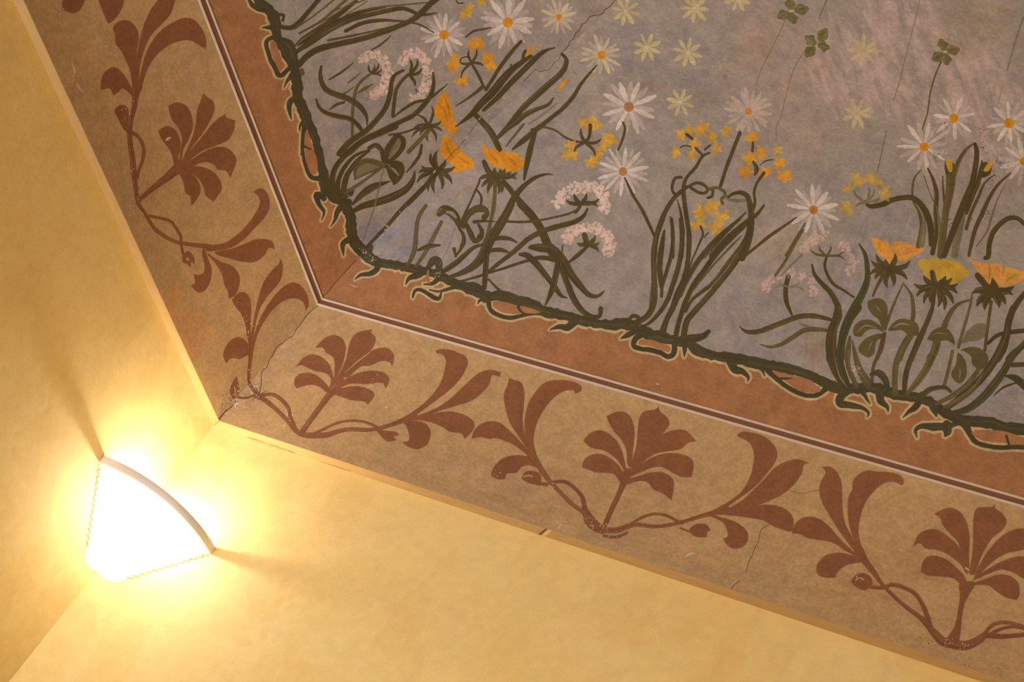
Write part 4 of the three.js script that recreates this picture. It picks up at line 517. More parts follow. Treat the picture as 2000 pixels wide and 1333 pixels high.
    ['m','T','yl',[10.3],[1035,1137,-0.07,1.43,-1.71,-0.39]],['m','T','yl',[10.3],[1020,1130,-0.07,1.43,-1.71,-0.39]],
    ['m','T','yl',[10.3],[1050,1176,-0.02,1.44,-1.71,-0.39]],['m','T','yl',[10.3],[1013,1119,-0.09,1.42,-1.71,-0.39]],
    ['m','s','ol',[6,8,6,3.1],[845,1100,861,1097,874,1097,887,1102]],['m','s','ol',[6,7,6,3.2],[845,1100,861,1113,875,1121,890,1124]],
    ['m','s','ol',[7,9,8,4],[845,1100,842,1086,843,1076,849,1068]],['m','s','ol',[7,10,8,4],[845,1100,843,1114,840,1124,832,1130]],
    ['m','s','ol',[6,8,6,3.1],[845,1100,829,1080,814,1066,795,1058]],['m','s','ol',[7,9,8],[838,1100,805,1108,761,1115]],
    ['m','s','ol',[3.8,4,5,5],[849,1068,863,1075,866,1092,855,1098]],['m','s','ol',[4,5,5],[1061,1106,1051,1108,1049,1122]],
    ['m','s','ol',[5,7,6,4],[935,1104,953,1131,959,1159,964,1181]],
    ['m','s','ol',[10,13,14,16,17,18,17,16,13,8],[877,1367,857,1375,824,1362,795,1336,765,1303,726,1262,687,1220,652,1189,614,1156,569,1113]],
    ['m','s','ol',[16,21,21,17],[657,1070,621,1087,581,1102,519,1110]],
    ['m','p','yo',[535,935,563,946,596,960,596,960,594,980,594,980,569,984,550,993,550,993,522,1004,502,1020,502,1020,472,1027,472,1027,460,1010,457,989,452,967,452,967,460,949,475,966,495,953,515,944]],
    ['m','s','yo2',[2.4,12,2.6],[512,984,492,997,473,1017]],['m','s','yo2',[2,9,2.2],[578,962,538,963,510,970]],
    ['m','s','ol',[11,14,11,2.8],[473,914,499,908,520,906,540,911]],['m','s','ol',[10,13,11,2.8],[473,914,503,915,526,920,545,931]],
    ['m','s','ol',[12,15,11,2.8],[473,914,482,929,492,939,506,946]],['m','s','ol',[13,18,14,3.3],[473,914,466,935,466,952,475,967]],
    ['m','s','ol',[12,16,12,3],[473,914,454,931,435,942,413,945]],['m','s','ol',[11,14,11,2.8],[473,914,444,918,421,918,400,911]],
    ['m','s','ol',[10,14,11,2.8],[473,914,443,897,418,887,392,886]],['m','s','ol',[11,14,11,2.8],[473,914,449,891,427,876,402,870]],
    ['m','s','ol',[13,17,13,3.1],[473,914,469,886,461,864,444,847]],['m','s','ol',[13,17,14,3.5],[473,914,481,893,484,876,478,860]],
    ['m','s','ol',[13,17,13,3.2],[473,914,478,896,486,882,500,874]],['m','s','ol',[13,17,13,3.1],[473,914,465,927,456,937,444,941]],
    ['m','s','ol',[13,13,13],[440,884,405,846,371,803]],
    ['m','p','yo',[541,1057,541,1057,545,1070,524,1079,524,1079,534,1095,513,1107,513,1107,523,1123,508,1134,508,1134,513,1156,496,1162,496,1162,488,1179,488,1179,461,1169,442,1151,442,1151,439,1126,446,1107,459,1089,464,1073,492,1065,519,1061]],
    ['m','s','o2',[12,13,13,14,15,12],[348,851,312,819,258,799,210,784,173,767,142,743]],['m','p','o3',[523,681,523,681,553,692,566,713,562,740,535,768,528,724]],
    ['m','p','o2',[549,780,585,789,609,810,628,832,593,818,565,796]],['m','p','o3',[548,788,559,815,587,837,612,842,624,831,591,811]],
    ['m','p','ol',[536,789,525,810,497,811,476,794,465,781,498,784]],['m','s','ol',[21,18,18,19,20,20,18],[485,602,549,617,587,639,617,679,642,734,652,787,661,837]],
    ['m','s','ol',[14,15,14,11,7],[476,618,530,629,573,659,602,702,606,746]],['m','s','ol',[18,17,15,12,6],[484,631,538,657,569,686,589,713,602,745]],
    ['m','s','o2',[13,11,9],[486,640,502,696,529,759]],['m','s','o2',[5,12,19,20,18,15],[521,680,553,689,571,711,568,735,547,760,532,772]],
    ['m','s','o2',[9,9,9],[522,680,528,724,531,767]],['m','s','ol',[13,14,16,15],[553,774,589,778,615,768,613,748]],
    ['m','s','ol',[13,16,18,16],[544,780,585,791,612,815,630,833]],['m','s','ol',[12,15,15,14,11],[544,785,559,815,586,840,615,846,633,832]],
    ['m','s','ol',[15,18,17,16,8],[540,788,527,814,496,814,471,795,459,781]],['m','s','ol',[10,11,12],[531,779,490,780,462,785]],
    ['m','s','lt',[2.9,8,3.5],[521,789,507,795,487,802]],['m','s','lt',[3.3,8,2.3],[604,751,600,762,588,773]],['m','s','ol',[7,10,10,5],[577,893,543,879,515,855,490,827]],
    ['m','s','ol',[8,23,26,3.4],[436,648,458,684,472,723,473,774]],['m','s','ol',[13,23,29,29,23,14,2.7],[406,631,417,673,412,725,416,772,429,810,457,838,488,851]],
    ['m','s','o3',[4,6,6,5,3],[523,766,454,733,394,703,339,670,289,641]],['m','s','ol',[8,8,8],[638,814,634,854,641,900]],
    ['m','s','ol',[16,15,14,14,13,13],[422,865,386,817,352,770,311,720,281,673,260,643]],['m','s','chip',[2.1,2.1],[353,771,349,772]],
    ['m','s','chip',[2.4,2.4],[316,724,310,725]],['m','s','chip',[1.4,1.4],[374,796,371,797]],['m','s','chip',[1.4,1.4],[292,689,289,689]],
    ['m','K','chip',[14,14],[310,716,-0.63,1.43,-1.88,-0.49]],['m','K','chip',[10,10],[249,635,-0.75,1.43,-1.87,-0.51]],['k','s','chip',[2.3,6,2],[1349,52,1332,51,1317,46]],
    ['k','s','chip',[1.4,5,1.6],[1293,41,1275,41,1260,48]],['k','s','chip',[4,8,3.8],[962,213,962,221,959,229]],['k','K','chip',[22,18],[929,74,-1.25,1.45,-1.28,-0.66]],
    ['k','K','chip',[22,18],[1320,23,-1.14,1.41,-1.15,-0.65]],['k','K','chip',[22,18],[1302,169,-0.99,1.34,-1.24,-0.59]],
    ['k','K','chip',[30,10],[1113,141,-1.09,1.39,-1.28,-0.61]],['k','K','chip',[30,10],[1522,64,-1.01,1.35,-1.12,-0.61]],
    ['k','K','chip',[24,20],[28,152,-1.54,1.58,-1.61,-0.69]],['k','K','chip',[24,20],[43,82,-1.66,1.61,-1.54,-0.73]],['k','K','chip',[24,20],[235,224,-1.33,1.5,-1.61,-0.64]],
    ['k','K','chip',[30,16],[77,291,-1.29,1.51,-1.72,-0.63]],['k','K','chip',[30,16],[851,46,-1.32,1.49,-1.28,-0.68]],['k','K','spk',[10,12],[325,224,-1.3,1.49,-1.58,-0.64]],
    ['k','s','chip',[6,9,4],[27,73,25,80,22,85]],['k','K','chip',[22,26],[78,122,-1.57,1.58,-1.57,-0.7]],['k','K','chip',[22,26],[63,43,-1.72,1.64,-1.49,-0.75]],
    ['k','K','chip',[22,26],[41,91,-1.65,1.61,-1.55,-0.72]],['k','K','spk',[20,16],[47,57,-1.7,1.63,-1.51,-0.74]],['k','K','spk',[20,16],[-8,152,-1.56,1.58,-1.63,-0.7]],
    ['k','K','chip',[10,10],[205,648,-0.74,1.44,-1.9,-0.51]],['k','K','chip',[10,10],[258,631,-0.75,1.43,-1.86,-0.51]],
    ['k','s','chip',[1.1,1.9,1.2],[156,558,142,569,129,580]],['b','B','lav',[90,110,-0.87,40,60,14,0.12],[658,727,-0.56,1.37,-1.74,-0.47]],
    ['b','B','blu',[70,40,-0.52,40,50,14,0.18],[267,693,-0.67,1.43,-1.89,-0.5]],['b','B','mau',[40,60,-1.05,20,40,10,0.1],[812,678,-0.6,1.34,-1.66,-0.47]],
    ['b','B','lav',[150,110,-0.17,70,90,12,0.13],[587,1237,0.05,1.54,-1.93,-0.4]],['b','B','lav',[150,90,0.03,90,100,10,0.13],[849,1584,0.14,1.48,-1.79,-0.31]],
    ['b','B','pnm',[90,60,-0.7,40,60,14,0.14],[1016,808,-0.43,1.32,-1.62,-0.43]],['b','B','bei',[30,120,-0.87,40,80,12,0.2],[764,1422,0.1,1.5,-1.84,-0.35]],
    ['b','B','gry',[70,50,-0.87,30,60,12,0.14],[849,1306,0.05,1.49,-1.81,-0.37]],['g','B','orp',[26,50,1.13,26,50,9,0.2],[371,43,-1.56,1.58,-1.41,-0.72]],
    ['g','B','orp',[14,50,1.13,20,50,6,0.2],[508,31,-1.51,1.56,-1.36,-0.72]],['g','B','stn',[20,90,1.13,30,60,8,0.16],[885,27,-1.33,1.49,-1.26,-0.69]],
    ['g','B','stn',[14,60,1.13,14,30,4,0.3],[1275,29,-1.15,1.42,-1.16,-0.65]],['g','B','stn',[40,60,-0.87,30,50,12,0.14],[136,324,-1.22,1.49,-1.72,-0.61]],
    ['g','B','stn',[30,20,0.35,24,30,5,0.2],[26,100,-1.64,1.61,-1.57,-0.72]],['g','B','stn',[60,120,1.13,30,80,12,0.1],[1029,305,-0.94,1.34,-1.4,-0.56]],
  ],
};
function crom(P, closed, n = 6) {                         // Catmull-Rom through points; a doubled point is a corner
  const out = [], m = P.length, g = (i) => (closed ? P[(i + m) % m] : P[Math.max(0, Math.min(m - 1, i))]);
  for (let i = 0; i < (closed ? m : m - 1); i++) {
    const a = g(i - 1), b = g(i), c = g(i + 1), d = g(i + 2);
    if (b[0] === c[0] && b[1] === c[1]) continue;
    for (let k = 0; k < n; k++) {
      const t = k / n, t2 = t * t, t3 = t2 * t;
      out.push(b.map((_, q) => 0.5 * (2 * b[q] + (c[q] - a[q]) * t + (2 * a[q] - 5 * b[q] + 4 * c[q] - d[q]) * t2 + (3 * b[q] - a[q] - 3 * c[q] + d[q]) * t3)));
    }
  }
  if (!closed) out.push(P[m - 1]);
  return out;
}
const pairs = (a) => { const o = []; for (let i = 0; i < a.length; i += 2) o.push([a[i], a[i + 1]]); return o; };
function ribbon(ctx, Q, grow = 0, rough = 0) {            // Q: [x, y, width] samples -> a filled band with round ends
  const L = [], Rr = [];
  for (let i = 0; i < Q.length; i++) {
    const a = Q[Math.max(0, i - 1)], b = Q[Math.min(Q.length - 1, i + 1)], dx = b[0] - a[0], dy = b[1] - a[1], l = Math.hypot(dx, dy) || 1;
    const w = Math.max(0.4, Q[i][2] / 2 + grow), w1 = w * (1 + rough * (noise(Q[i][0] * 0.09, Q[i][1] * 0.09) - 0.5)), w2 = w * (1 + rough * (noise(Q[i][0] * 0.09 + 50, Q[i][1] * 0.09) - 0.5));
    L.push([Q[i][0] - dy / l * w1, Q[i][1] + dx / l * w1]); Rr.push([Q[i][0] + dy / l * w2, Q[i][1] - dx / l * w2]);
  }
  ctx.beginPath();
  L.forEach((p, i) => (i ? ctx.lineTo(p[0], p[1]) : ctx.moveTo(p[0], p[1])));
  for (let i = Rr.length - 1; i >= 0; i--) ctx.lineTo(Rr[i][0], Rr[i][1]);
  ctx.closePath(); ctx.fill();
  for (const e of [Q[0], Q[Q.length - 1]]) { const r = Math.max(0.4, e[2] / 2 + grow) * 0.96; ctx.beginPath(); ctx.arc(e[0], e[1], r, 0, 7); ctx.fill(); }
}
function samples(op, n = 6) { const P = pairs(op[4]), W = op[3]; return crom(P.map((p, i) => [p[0], p[1], W[i]]), false, n).map((q) => [q[0], q[1], Math.max(0.5, q[2])]); }
function drawOp(ctx, op, grow = 0, colour = null) {
  const [, kind, c] = op, k0 = seed;
  if (kind === 's') {
    const Q = samples(op);
    ctx.fillStyle = colour ?? col(c);
    ribbon(ctx, Q, grow, op[5] === 'main' ? 0.5 : c === 'vin' ? 0.22 : 0.08);
    if (!colour && Math.max(...op[3]) > 6 && c !== 'lt' && c !== 'fri') {              // bristle marks along the stroke
      seed = (op[4][0] * 7919 + op[4][1] * 104729) | 0;
      for (let b = 0; b < 4; b++) {
        const f = (rnd() - 0.5) * 0.8, light = rnd() < 0.6; let a0 = Math.floor(rnd() * Q.length * 0.4), a1 = Q.length - Math.floor(rnd() * Q.length * 0.4);
        const B = []; for (let i = a0; i < a1; i++) { const a = Q[Math.max(0, i - 1)], d = Q[Math.min(Q.length - 1, i + 1)], dx = d[0] - a[0], dy = d[1] - a[1], l = Math.hypot(dx, dy) || 1; B.push([Q[i][0] - dy / l * f * Q[i][2], Q[i][1] + dx / l * f * Q[i][2], Q[i][2] * 0.16]); }
        if (B.length > 2) { ctx.fillStyle = css(mixc(rgb(c), light ? [235, 225, 200] : [20, 18, 10], light ? 0.2 : 0.3), c === 'vin' ? 0.22 : 0.42); ribbon(ctx, B); }
      }
    }
  } else if (kind === 'p') {
    const Q = crom(pairs(op[3]), true, 5);
    ctx.fillStyle = colour ?? col(c);
    ctx.beginPath(); Q.forEach((q, i) => (i ? ctx.lineTo(q[0], q[1]) : ctx.moveTo(q[0], q[1]))); ctx.closePath(); ctx.fill();
    if (c === 'mot') { ctx.lineJoin = 'round'; ctx.lineWidth = 2.4; ctx.strokeStyle = col('mot', 0.6); ctx.stroke(); }
  } else {                                                                              // marks built around one place
    const a = op[3], m = op[4];
    seed = (m[0] * 7919 + m[1] * 104729) | 0;
    ctx.save(); ctx.transform(m[2], m[3], m[4], m[5], m[0], m[1]);
    ctx.fillStyle = col(c);
    if (kind === 'o') { ctx.beginPath(); ctx.arc(0, 0, a[0] / 2, 0, 7); ctx.fill(); }
    if (kind === 'K') for (let i = 0; i < a[1]; i++) { const x = (rnd() + rnd() - 1) * a[0] * 1.1, y = (rnd() + rnd() - 1) * a[0] * 1.3; ctx.beginPath(); ctx.arc(x, y, 0.5 + rnd() * 0.7, 0, 7); ctx.fill(); }
    if (kind === 'U') for (let i = 0; i < 26; i++) { const t = rnd() * 6.283, q = Math.sqrt(rnd()) * a[0]; ctx.fillStyle = css(mixc(rgb(c), [255, 250, 240], rnd() * 0.25), PAINT[c][3]); ctx.beginPath(); ctx.arc(q * Math.cos(t), q * Math.sin(t), a[0] * (0.13 + rnd() * 0.17), 0, 7); ctx.fill(); }
    if (kind === 'T') { const t0 = rnd() * 6.283; for (let i = 0; i < 5; i++) { const t = t0 + i * 1.2566 + (rnd() - 0.5) * 0.6, r = a[0] * (0.8 + rnd() * 0.4); ctx.fillStyle = css(mixc(rgb(c), i % 2 ? [255, 150, 20] : [250, 235, 120], rnd() * 0.25), (PAINT[c][3] ?? 1) * (0.7 + rnd() * 0.3)); ribbon(ctx, [[r * 0.05 * Math.cos(t), r * 0.05 * Math.sin(t), r * 0.5], [r * 0.5 * Math.cos(t), r * 0.5 * Math.sin(t), r * 0.7], [r * 0.85 * Math.cos(t + 0.2), r * 0.85 * Math.sin(t + 0.2), r * 0.5], [r * Math.cos(t), r * Math.sin(t), r * 0.3]], 0, 0.9); } }
    if (kind === 'D') {
      const [r, n, cc, cr, rot, w, jit, c2] = a;
      for (const pass of c2 ? [0, 1] : [1]) for (let i = 0; i < n; i++) {
        if (c2 && i % 2 !== pass) continue;
        const t = rot + i * 6.2832 / n + (rnd() - 0.5) * jit * 2, q = r * (1 + (rnd() - 0.5) * 2 * jit) * (pass ? 1 : 0.96), ww = r * w * (0.85 + rnd() * 0.4);
        ctx.fillStyle = col(c2 && !pass ? c2 : c, (pass ? 0.78 + rnd() * 0.22 : 0.6) * (PAINT[c][3] ?? 1));
        ribbon(ctx, [0.2, 0.45, 0.75, 1].map((f, k) => [f * q * Math.cos(t), f * q * Math.sin(t), ww * [0.5, 0.85, 1, 0.5][k]]));
      }
      if (cc) { ctx.fillStyle = col(cc); ctx.beginPath(); ctx.arc(0, 0, cr, 0, 7); ctx.fill(); ctx.fillStyle = css(mixc(rgb(cc), [110, 60, 10], 0.35), 0.6); for (let i = 0; i < 7; i++) { ctx.beginPath(); ctx.arc((rnd() - 0.5) * cr * 1.2, (rnd() - 0.5) * cr * 1.2, cr * 0.16, 0, 7); ctx.fill(); } }
    }
    if (kind === 'B') {                                                                 // a wash laid on with a broad brush
      const [rx, ry, ang, n, len, wid, al] = a;
      for (let i = 0; i < n; i++) {
        const t = rnd() * 6.283, q = Math.sqrt(rnd()), x = q * rx * Math.cos(t), y = q * ry * Math.sin(t), an = ang + (rnd() - 0.5) * 0.5, l = len * (0.6 + rnd() * 0.8), bend = (rnd() - 0.5) * len * 0.2;
        ctx.fillStyle = col(c, al * (0.5 + rnd()));
        const cx = Math.cos(an), sy = Math.sin(an), w = wid * (0.4 + rnd() * 0.9);
        ribbon(ctx, crom([[x - cx * l / 2, y - sy * l / 2, w * 0.3], [x - sy * bend, y + cx * bend, w], [x + cx * l / 2, y + sy * l / 2, w * 0.3]], false, 4), 0, 0.5);
      }
    }
    ctx.restore();
  }
  seed = k0;
}
// what lies past the photograph's edge is more of the same: the scroll repeats every 985 mm, the meadow goes on
const shift = (op, du, ds = 0) => { const o = op.slice(), i = op[1] === 'p' ? 3 : 4, q = op[i].slice(); if (op[1] === 's' || op[1] === 'p') for (let k = 0; k < q.length; k += 2) { q[k] += du; q[k + 1] += ds; } else { q[0] += du; q[1] += ds; } o[i] = q; return o; };
const place = (op) => { const i = op[1] === 'p' ? 3 : 4, q = op[i]; if (op[1] === 's' || op[1] === 'p') { let a = 1e9, b = -1e9; for (let k = 0; k < q.length; k += 2) { a = Math.min(a, q[k]); b = Math.max(b, q[k]); } return [a, b]; } return [q[0], q[0]]; };
function extended(face) {
  const ops = PAINTED[face].slice(), extra = [];
  const from = PAINTED.R;
  if (face === 'R') for (const o of from) { const [a, b] = place(o); if (o[0] === 'f' && a > 1360 && b < 2290) extra.push(shift(o, 985)); if (o[0] === 'm' && a > 1000 && b < 1560 ) extra.push(shift(o, 1330, -10)); }
  if (face === 'L') for (const o of from) {
    const [a, b] = place(o);
    if (o[0] === 'f' && a > 345 && b < 1330) { extra.push(shift(o, 1120)); extra.push(shift(o, 2105)); }
    if (o[0] === 'm' && a > 1000 && b < 2100) extra.push(shift(o, 420, -10));
  }
  const m = ops.find((o) => o[5] === 'main'), P = pairs(m[4]), W = m[3].slice();
  const run = (u0, s0, u1) => { const o = []; const n = Math.ceil(Math.abs(u1 - u0) / 40); for (let i = 1; i <= n; i++) { const u = u0 + (u1 - u0) * i / n; o.push([u, s0 + 22 * (noise(u * 0.012, 3) - 0.5) * Math.min(1, i / 3)]); } return o; };
  let Q, V;
  if (face === 'R') { const e = P[P.length - 1], add = run(e[0], e[1], 3000); Q = P.concat(add); V = W.concat(add.map(() => 20)); }
  else { const e = P[0], add = run(e[0], e[1], 3000).reverse(); Q = add.concat(P); V = add.map(() => 20).concat(W); }
  const main = ['v', 's', 'vin', V, Q.flat(), 'main'];
  return { ops: [...extra, ...ops.map((o) => (o === m ? main : o))], main };
}
const BOOK = { R: extended('R'), L: extended('L') };

function tile(face, zone, u0, u1, s0, s1, k) {            // one painted panel as a texture, k pixels a metre
  const W = Math.round((u1 - u0) * k), H = Math.round((s1 - s0) * k), cv = document.createElement('canvas'); cv.width = W; cv.height = H;
  const ctx = cv.getContext('2d'), { ops, main } = BOOK[face];
  const base = zone === 'frieze' ? 'fri' : 'bnd';
  ctx.fillStyle = col(base); ctx.fillRect(0, 0, W, H);
  ctx.setTransform(k / 1000, 0, 0, -k / 1000, -u0 * k, s1 * k);
  const near = (o) => { const [a, b] = place(o), g = o[1] === 'B' ? 400 : 130; return b > u0 * 1000 - g && a < u1 * 1000 + g; };
  const of = (l) => ops.filter((o) => o[0] === l && near(o));
  // mottled limewash under everything
  seed = 977 + Math.round(u0 * 100) * 13 + (face === 'L' ? 5 : 0);
  for (let i = 0; i < (zone === 'frieze' ? 260 : 200); i++) {
    const x = (u0 + rnd() * (u1 - u0)) * 1000, y = (s0 + rnd() * Math.min(s1 - s0, 0.5)) * 1000, r = 15 + rnd() * 60, c = rgb(base);
    ctx.fillStyle = css(mixc(c, rnd() < 0.5 ? [120, 90, 60] : [235, 215, 180], 0.35), 0.05 + rnd() * 0.05);
    ribbon(ctx, crom([[x - r, y + (rnd() - 0.5) * 20, r * 0.2], [x, y, r * 0.55], [x + r, y + (rnd() - 0.5) * 20, r * 0.2]], false, 5), 0, 0.9);
  }
  if (zone === 'frieze') {
    for (const o of of('g')) drawOp(ctx, o);
    for (const o of of('f')) drawOp(ctx, o);
  } else {
    for (const o of of('v')) if (o[5]) drawOp(ctx, o, o[5] === 'main' ? 7 : 6.5, col('crm'));
    const Q = crom(pairs(main[4]), false, 4);
    ctx.save(); ctx.beginPath(); Q.forEach((q, i) => (i ? ctx.lineTo(q[0], q[1]) : ctx.moveTo(q[0], q[1])));
    if (face === 'R') { ctx.lineTo(3300, 2600); ctx.lineTo(-900, 2600); } else { ctx.lineTo(-900, 2600); ctx.lineTo(3300, 2600); }
    ctx.closePath(); ctx.fillStyle = col('mur'); ctx.fill(); ctx.clip();
    seed = 4211 + Math.round(u0 * 100);
    for (let i = 0; i < 900; i++) {                       // broad brushwork of the sky ground
      const x = (u0 + rnd() * (u1 - u0)) * 1000, y = (s0 + rnd() * (s1 - s0)) * 1000, l = 30 + rnd() * 90, t = fbm(x * 0.004, y * 0.004, 2) * 6, c = ['lav', 'gry', 'mau', 'bei', 'blu', 'pnk'][Math.floor(rnd() * 6)];
      ctx.fillStyle = col(c, 0.06 + rnd() * 0.1);
      ribbon(ctx, crom([[x - Math.cos(t) * l, y - Math.sin(t) * l, 3], [x, y, 6 + rnd() * 16], [x + Math.cos(t) * l, y + Math.sin(t) * l, 3]], false, 4), 0, 0.8);
    }
    for (const o of of('b')) drawOp(ctx, o);
    ctx.restore();
    for (const o of of('v')) drawOp(ctx, o);
    for (const o of of('m')) drawOp(ctx, o);
  }
  for (const o of of('k')) drawOp(ctx, o);
  // grain of brush and plaster
  const im = ctx.getImageData(0, 0, W, H), px = im.data;
  for (let y = 0; y < H; y++) for (let x = 0; x < W; x++) {
    const u = u0 * 1000 + x * 1000 / k + (face === 'L' ? 9000 : 0), s = s1 * 1000 - y * 1000 / k, i = (y * W + x) * 4;
    const g = 1 + (zone === 'frieze' ? 0.07 : 0.12) * (noise(u * 0.035, s * 0.035) - 0.5) + 0.10 * (noise(u * 0.13 + 40, s * 0.16) - 0.5) + 0.09 * (noise(u * 0.5, s * 0.5) - 0.5) + (zone === 'frieze' ? 0 : 0.035 * (noise(u * 0.06 + s * 0.02, s * 0.6 - u * 0.08) - 0.5));
    px[i] *= g; px[i + 1] *= g; px[i + 2] *= g;
  }
  ctx.setTransform(1, 0, 0, 1, 0, 0); ctx.putImageData(im, 0, 0);
  const t = new THREE.CanvasTexture(cv); t.colorSpace = THREE.SRGBColorSpace; t.anisotropy = 8;
  return t;
}

// ------------------------------------------------------------------ materials
function plasterBump() {
  const n = 512, d = new Uint8Array(n * n * 4);
  for (let y = 0; y < n; y++) for (let x = 0; x < n; x++) {
    const w = (f, ox) => { const a = x / n * f, b = y / n * f, t = x / n, r = y / n; return (noise(a + ox, b) * (1 - t) + noise(a - f + ox, b) * t) * (1 - r) + (noise(a + ox, b - f) * (1 - t) + noise(a - f + ox, b - f) * t) * r; };
    const v = 255 * (0.45 * w(6, 0) + 0.3 * w(20, 80) + 0.15 * w(60, 160) + 0.1 * w(150, 300)); d.set([v, v, v, 255], (y * n + x) * 4);
  }
  const t = new THREE.DataTexture(d, n, n); t.wrapS = t.wrapT = THREE.RepeatWrapping; t.magFilter = THREE.LinearFilter; t.minFilter = THREE.LinearMipmapLinearFilter; t.generateMipmaps = true; t.needsUpdate = true;
  return t;
}
const BUMP = plasterBump();
const bumpOf = (rx, ry) => { const t = BUMP.clone(); t.repeat.set(rx, ry); t.needsUpdate = true; return t; };
function wallWash() {                                // ochre limewash, laid on in crossing sweeps; 2.8 m square
  const n = 1024, cv = document.createElement('canvas'); cv.width = cv.height = n; const ctx = cv.getContext('2d'), c = rgb('wal');
  ctx.fillStyle = css(c); ctx.fillRect(0, 0, n, n); seed = 377;
  for (let i = 0; i < 520; i++) {
    const x = rnd() * n, y = rnd() * n, l = 20 + rnd() * 80, t = rnd() * 6.283, tone = rnd(); 
    ctx.fillStyle = css(tone < 0.45 ? mixc(c, [214, 150, 60], 0.5) : tone < 0.8 ? mixc(c, [250, 232, 190], 0.5) : mixc(c, [196, 150, 70], 0.5), 0.045 + rnd() * 0.07);
    for (const [ox, oy] of [[0, 0], [n, 0], [-n, 0], [0, n], [0, -n]]) ribbon(ctx, crom([[x + ox - Math.cos(t) * l, y + oy - Math.sin(t) * l, 6], [x + ox + (rnd() - 0.5) * 8, y + oy, 18 + l * 0.35], [x + ox + Math.cos(t + 0.6) * l, y + oy + Math.sin(t + 0.6) * l, 6]], false, 5), 0, 0.9);
  }
  const im = ctx.getImageData(0, 0, n, n), px = im.data;
  for (let y = 0; y < n; y++) for (let x = 0; x < n; x++) { const i = (y * n + x) * 4, g = 1 + 0.03 * (hash(x, y) - 0.5) + 0.03 * (noise(x * 0.125, y * 0.125) - 0.5); px[i] *= g; px[i + 1] *= g; px[i + 2] *= g; }
  ctx.putImageData(im, 0, 0);
  const t = new THREE.CanvasTexture(cv); t.wrapS = t.wrapT = THREE.RepeatWrapping; t.colorSpace = THREE.SRGBColorSpace; t.repeat.set(1 / 2.8, 1 / 2.8);
  return t;
}
function ledgePaint(broken) {                                 // the ledge's own ochre, patchy, with a few cracks and one broken joint; the whole side long
  const w = 2048, h = 32, cv = document.createElement('canvas'); cv.width = w; cv.height = h; const ctx = cv.getContext('2d'), c = rgb('sof'), k = w / ROOM;
  ctx.fillStyle = css(c); ctx.fillRect(0, 0, w, h); seed = 81;
  for (let i = 0; i < 300; i++) { ctx.fillStyle = css(mixc(c, rnd() < 0.5 ? [150, 96, 40] : [240, 214, 160], 0.4), 0.12); const x = rnd() * w, y = rnd() * h; ctx.fillRect(x, y, 4 + rnd() * 26, 2 + rnd() * 8); }
  const line = (u0, u1, y, a) => { ctx.fillStyle = css([70, 46, 20], a); for (let u = u0; u < u1; u += 0.004) ctx.fillRect(u * k, y + (noise(u * 40, 1) - 0.5) * 3, 2.2, 1.6 + noise(u * 90, 5) * 1.6); };
  if (broken) {
  line(0.13, 0.30, 30, 0.4); line(0.40, 0.50, 30, 0.25);
  ctx.fillStyle = css([84, 54, 20], 0.85); ctx.beginPath(); ctx.moveTo(1.132 * k, 32); ctx.lineTo(1.139 * k, 32); ctx.lineTo(1.147 * k, 2); ctx.lineTo(1.141 * k, 2); ctx.fill();
  ctx.fillStyle = css([240, 206, 140], 0.8); ctx.beginPath(); ctx.moveTo(1.141 * k, 32); ctx.lineTo(1.153 * k, 30); ctx.lineTo(1.159 * k, 8); ctx.lineTo(1.149 * k, 4); ctx.fill();
  }
  const t = new THREE.CanvasTexture(cv); t.colorSpace = THREE.SRGBColorSpace; return t;
}
const flat = (n, rough = 0.85) => new THREE.MeshStandardMaterial({ color: new THREE.Color(`rgb(${rgb(n).join(',')})`), roughness: rough });
const M = {
  wall: new THREE.MeshStandardMaterial({ map: wallWash(), roughness: 0.78, bumpMap: bumpOf(1 / 0.6, 1 / 0.6), bumpScale: 0.0016 }),
  floor: new THREE.MeshStandardMaterial({ color: 0x7a5236, roughness: 0.6 }),
  slab: new THREE.MeshStandardMaterial({ color: 0x9a8f80, roughness: 0.9 }),
  ledge: new THREE.MeshStandardMaterial({ map: ledgePaint(true), roughness: 0.85 }),
  ledgeB: new THREE.MeshStandardMaterial({ map: ledgePaint(false), roughness: 0.85 }),
  white: new THREE.MeshStandardMaterial({ color: new THREE.Color(`rgb(${pigment(214, 184, 150).join(',')})`), roughness: 0.8 }),
  brown: new THREE.MeshStandardMaterial({ color: new THREE.Color(`rgb(${pigment(122, 74, 46).join(',')})`), roughness: 0.85 }),
};

// ------------------------------------------------------------------ setting
const shadowed = (o) => { o.traverse((q) => { if (q.isMesh) { q.castShadow = true; q.receiveShadow = true; } }); return o; };
function struct(o, name, label, category) { o.name = name; o.userData = { label, category, kind: 'structure' }; scene.add(shadowed(o)); return o; }
function slab(w, h, d, x, y, z, m) {                      // a box with uv in metres
  const g = new THREE.BoxGeometry(w, h, d), p = g.attributes.position, n = g.attributes.normal, t = g.attributes.uv;
  for (let i = 0; i < p.count; i++) { const ax = Math.abs(n.getX(i)) > 0.5, ay = Math.abs(n.getY(i)) > 0.5; t.setXY(i, ax ? p.getZ(i) + z : p.getX(i) + x, ay ? p.getZ(i) + z : p.getY(i) + y); }
  const o = new THREE.Mesh(g, m); o.position.set(x, y, z); return o;
}
const TOP = WALL_TOP + 1.25, T = 0.3;
struct(slab(ROOM + 2 * T, TOP, T, ROOM / 2, TOP / 2, -T / 2, M.wall), 'wall_right', 'bright ochre limewashed wall running to the right of the lamp', 'wall');
struct(slab(T, TOP, ROOM, -T / 2, TOP / 2, ROOM / 2, M.wall), 'wall_left', 'deeper ochre limewashed wall to the left of the lamp', 'wall');
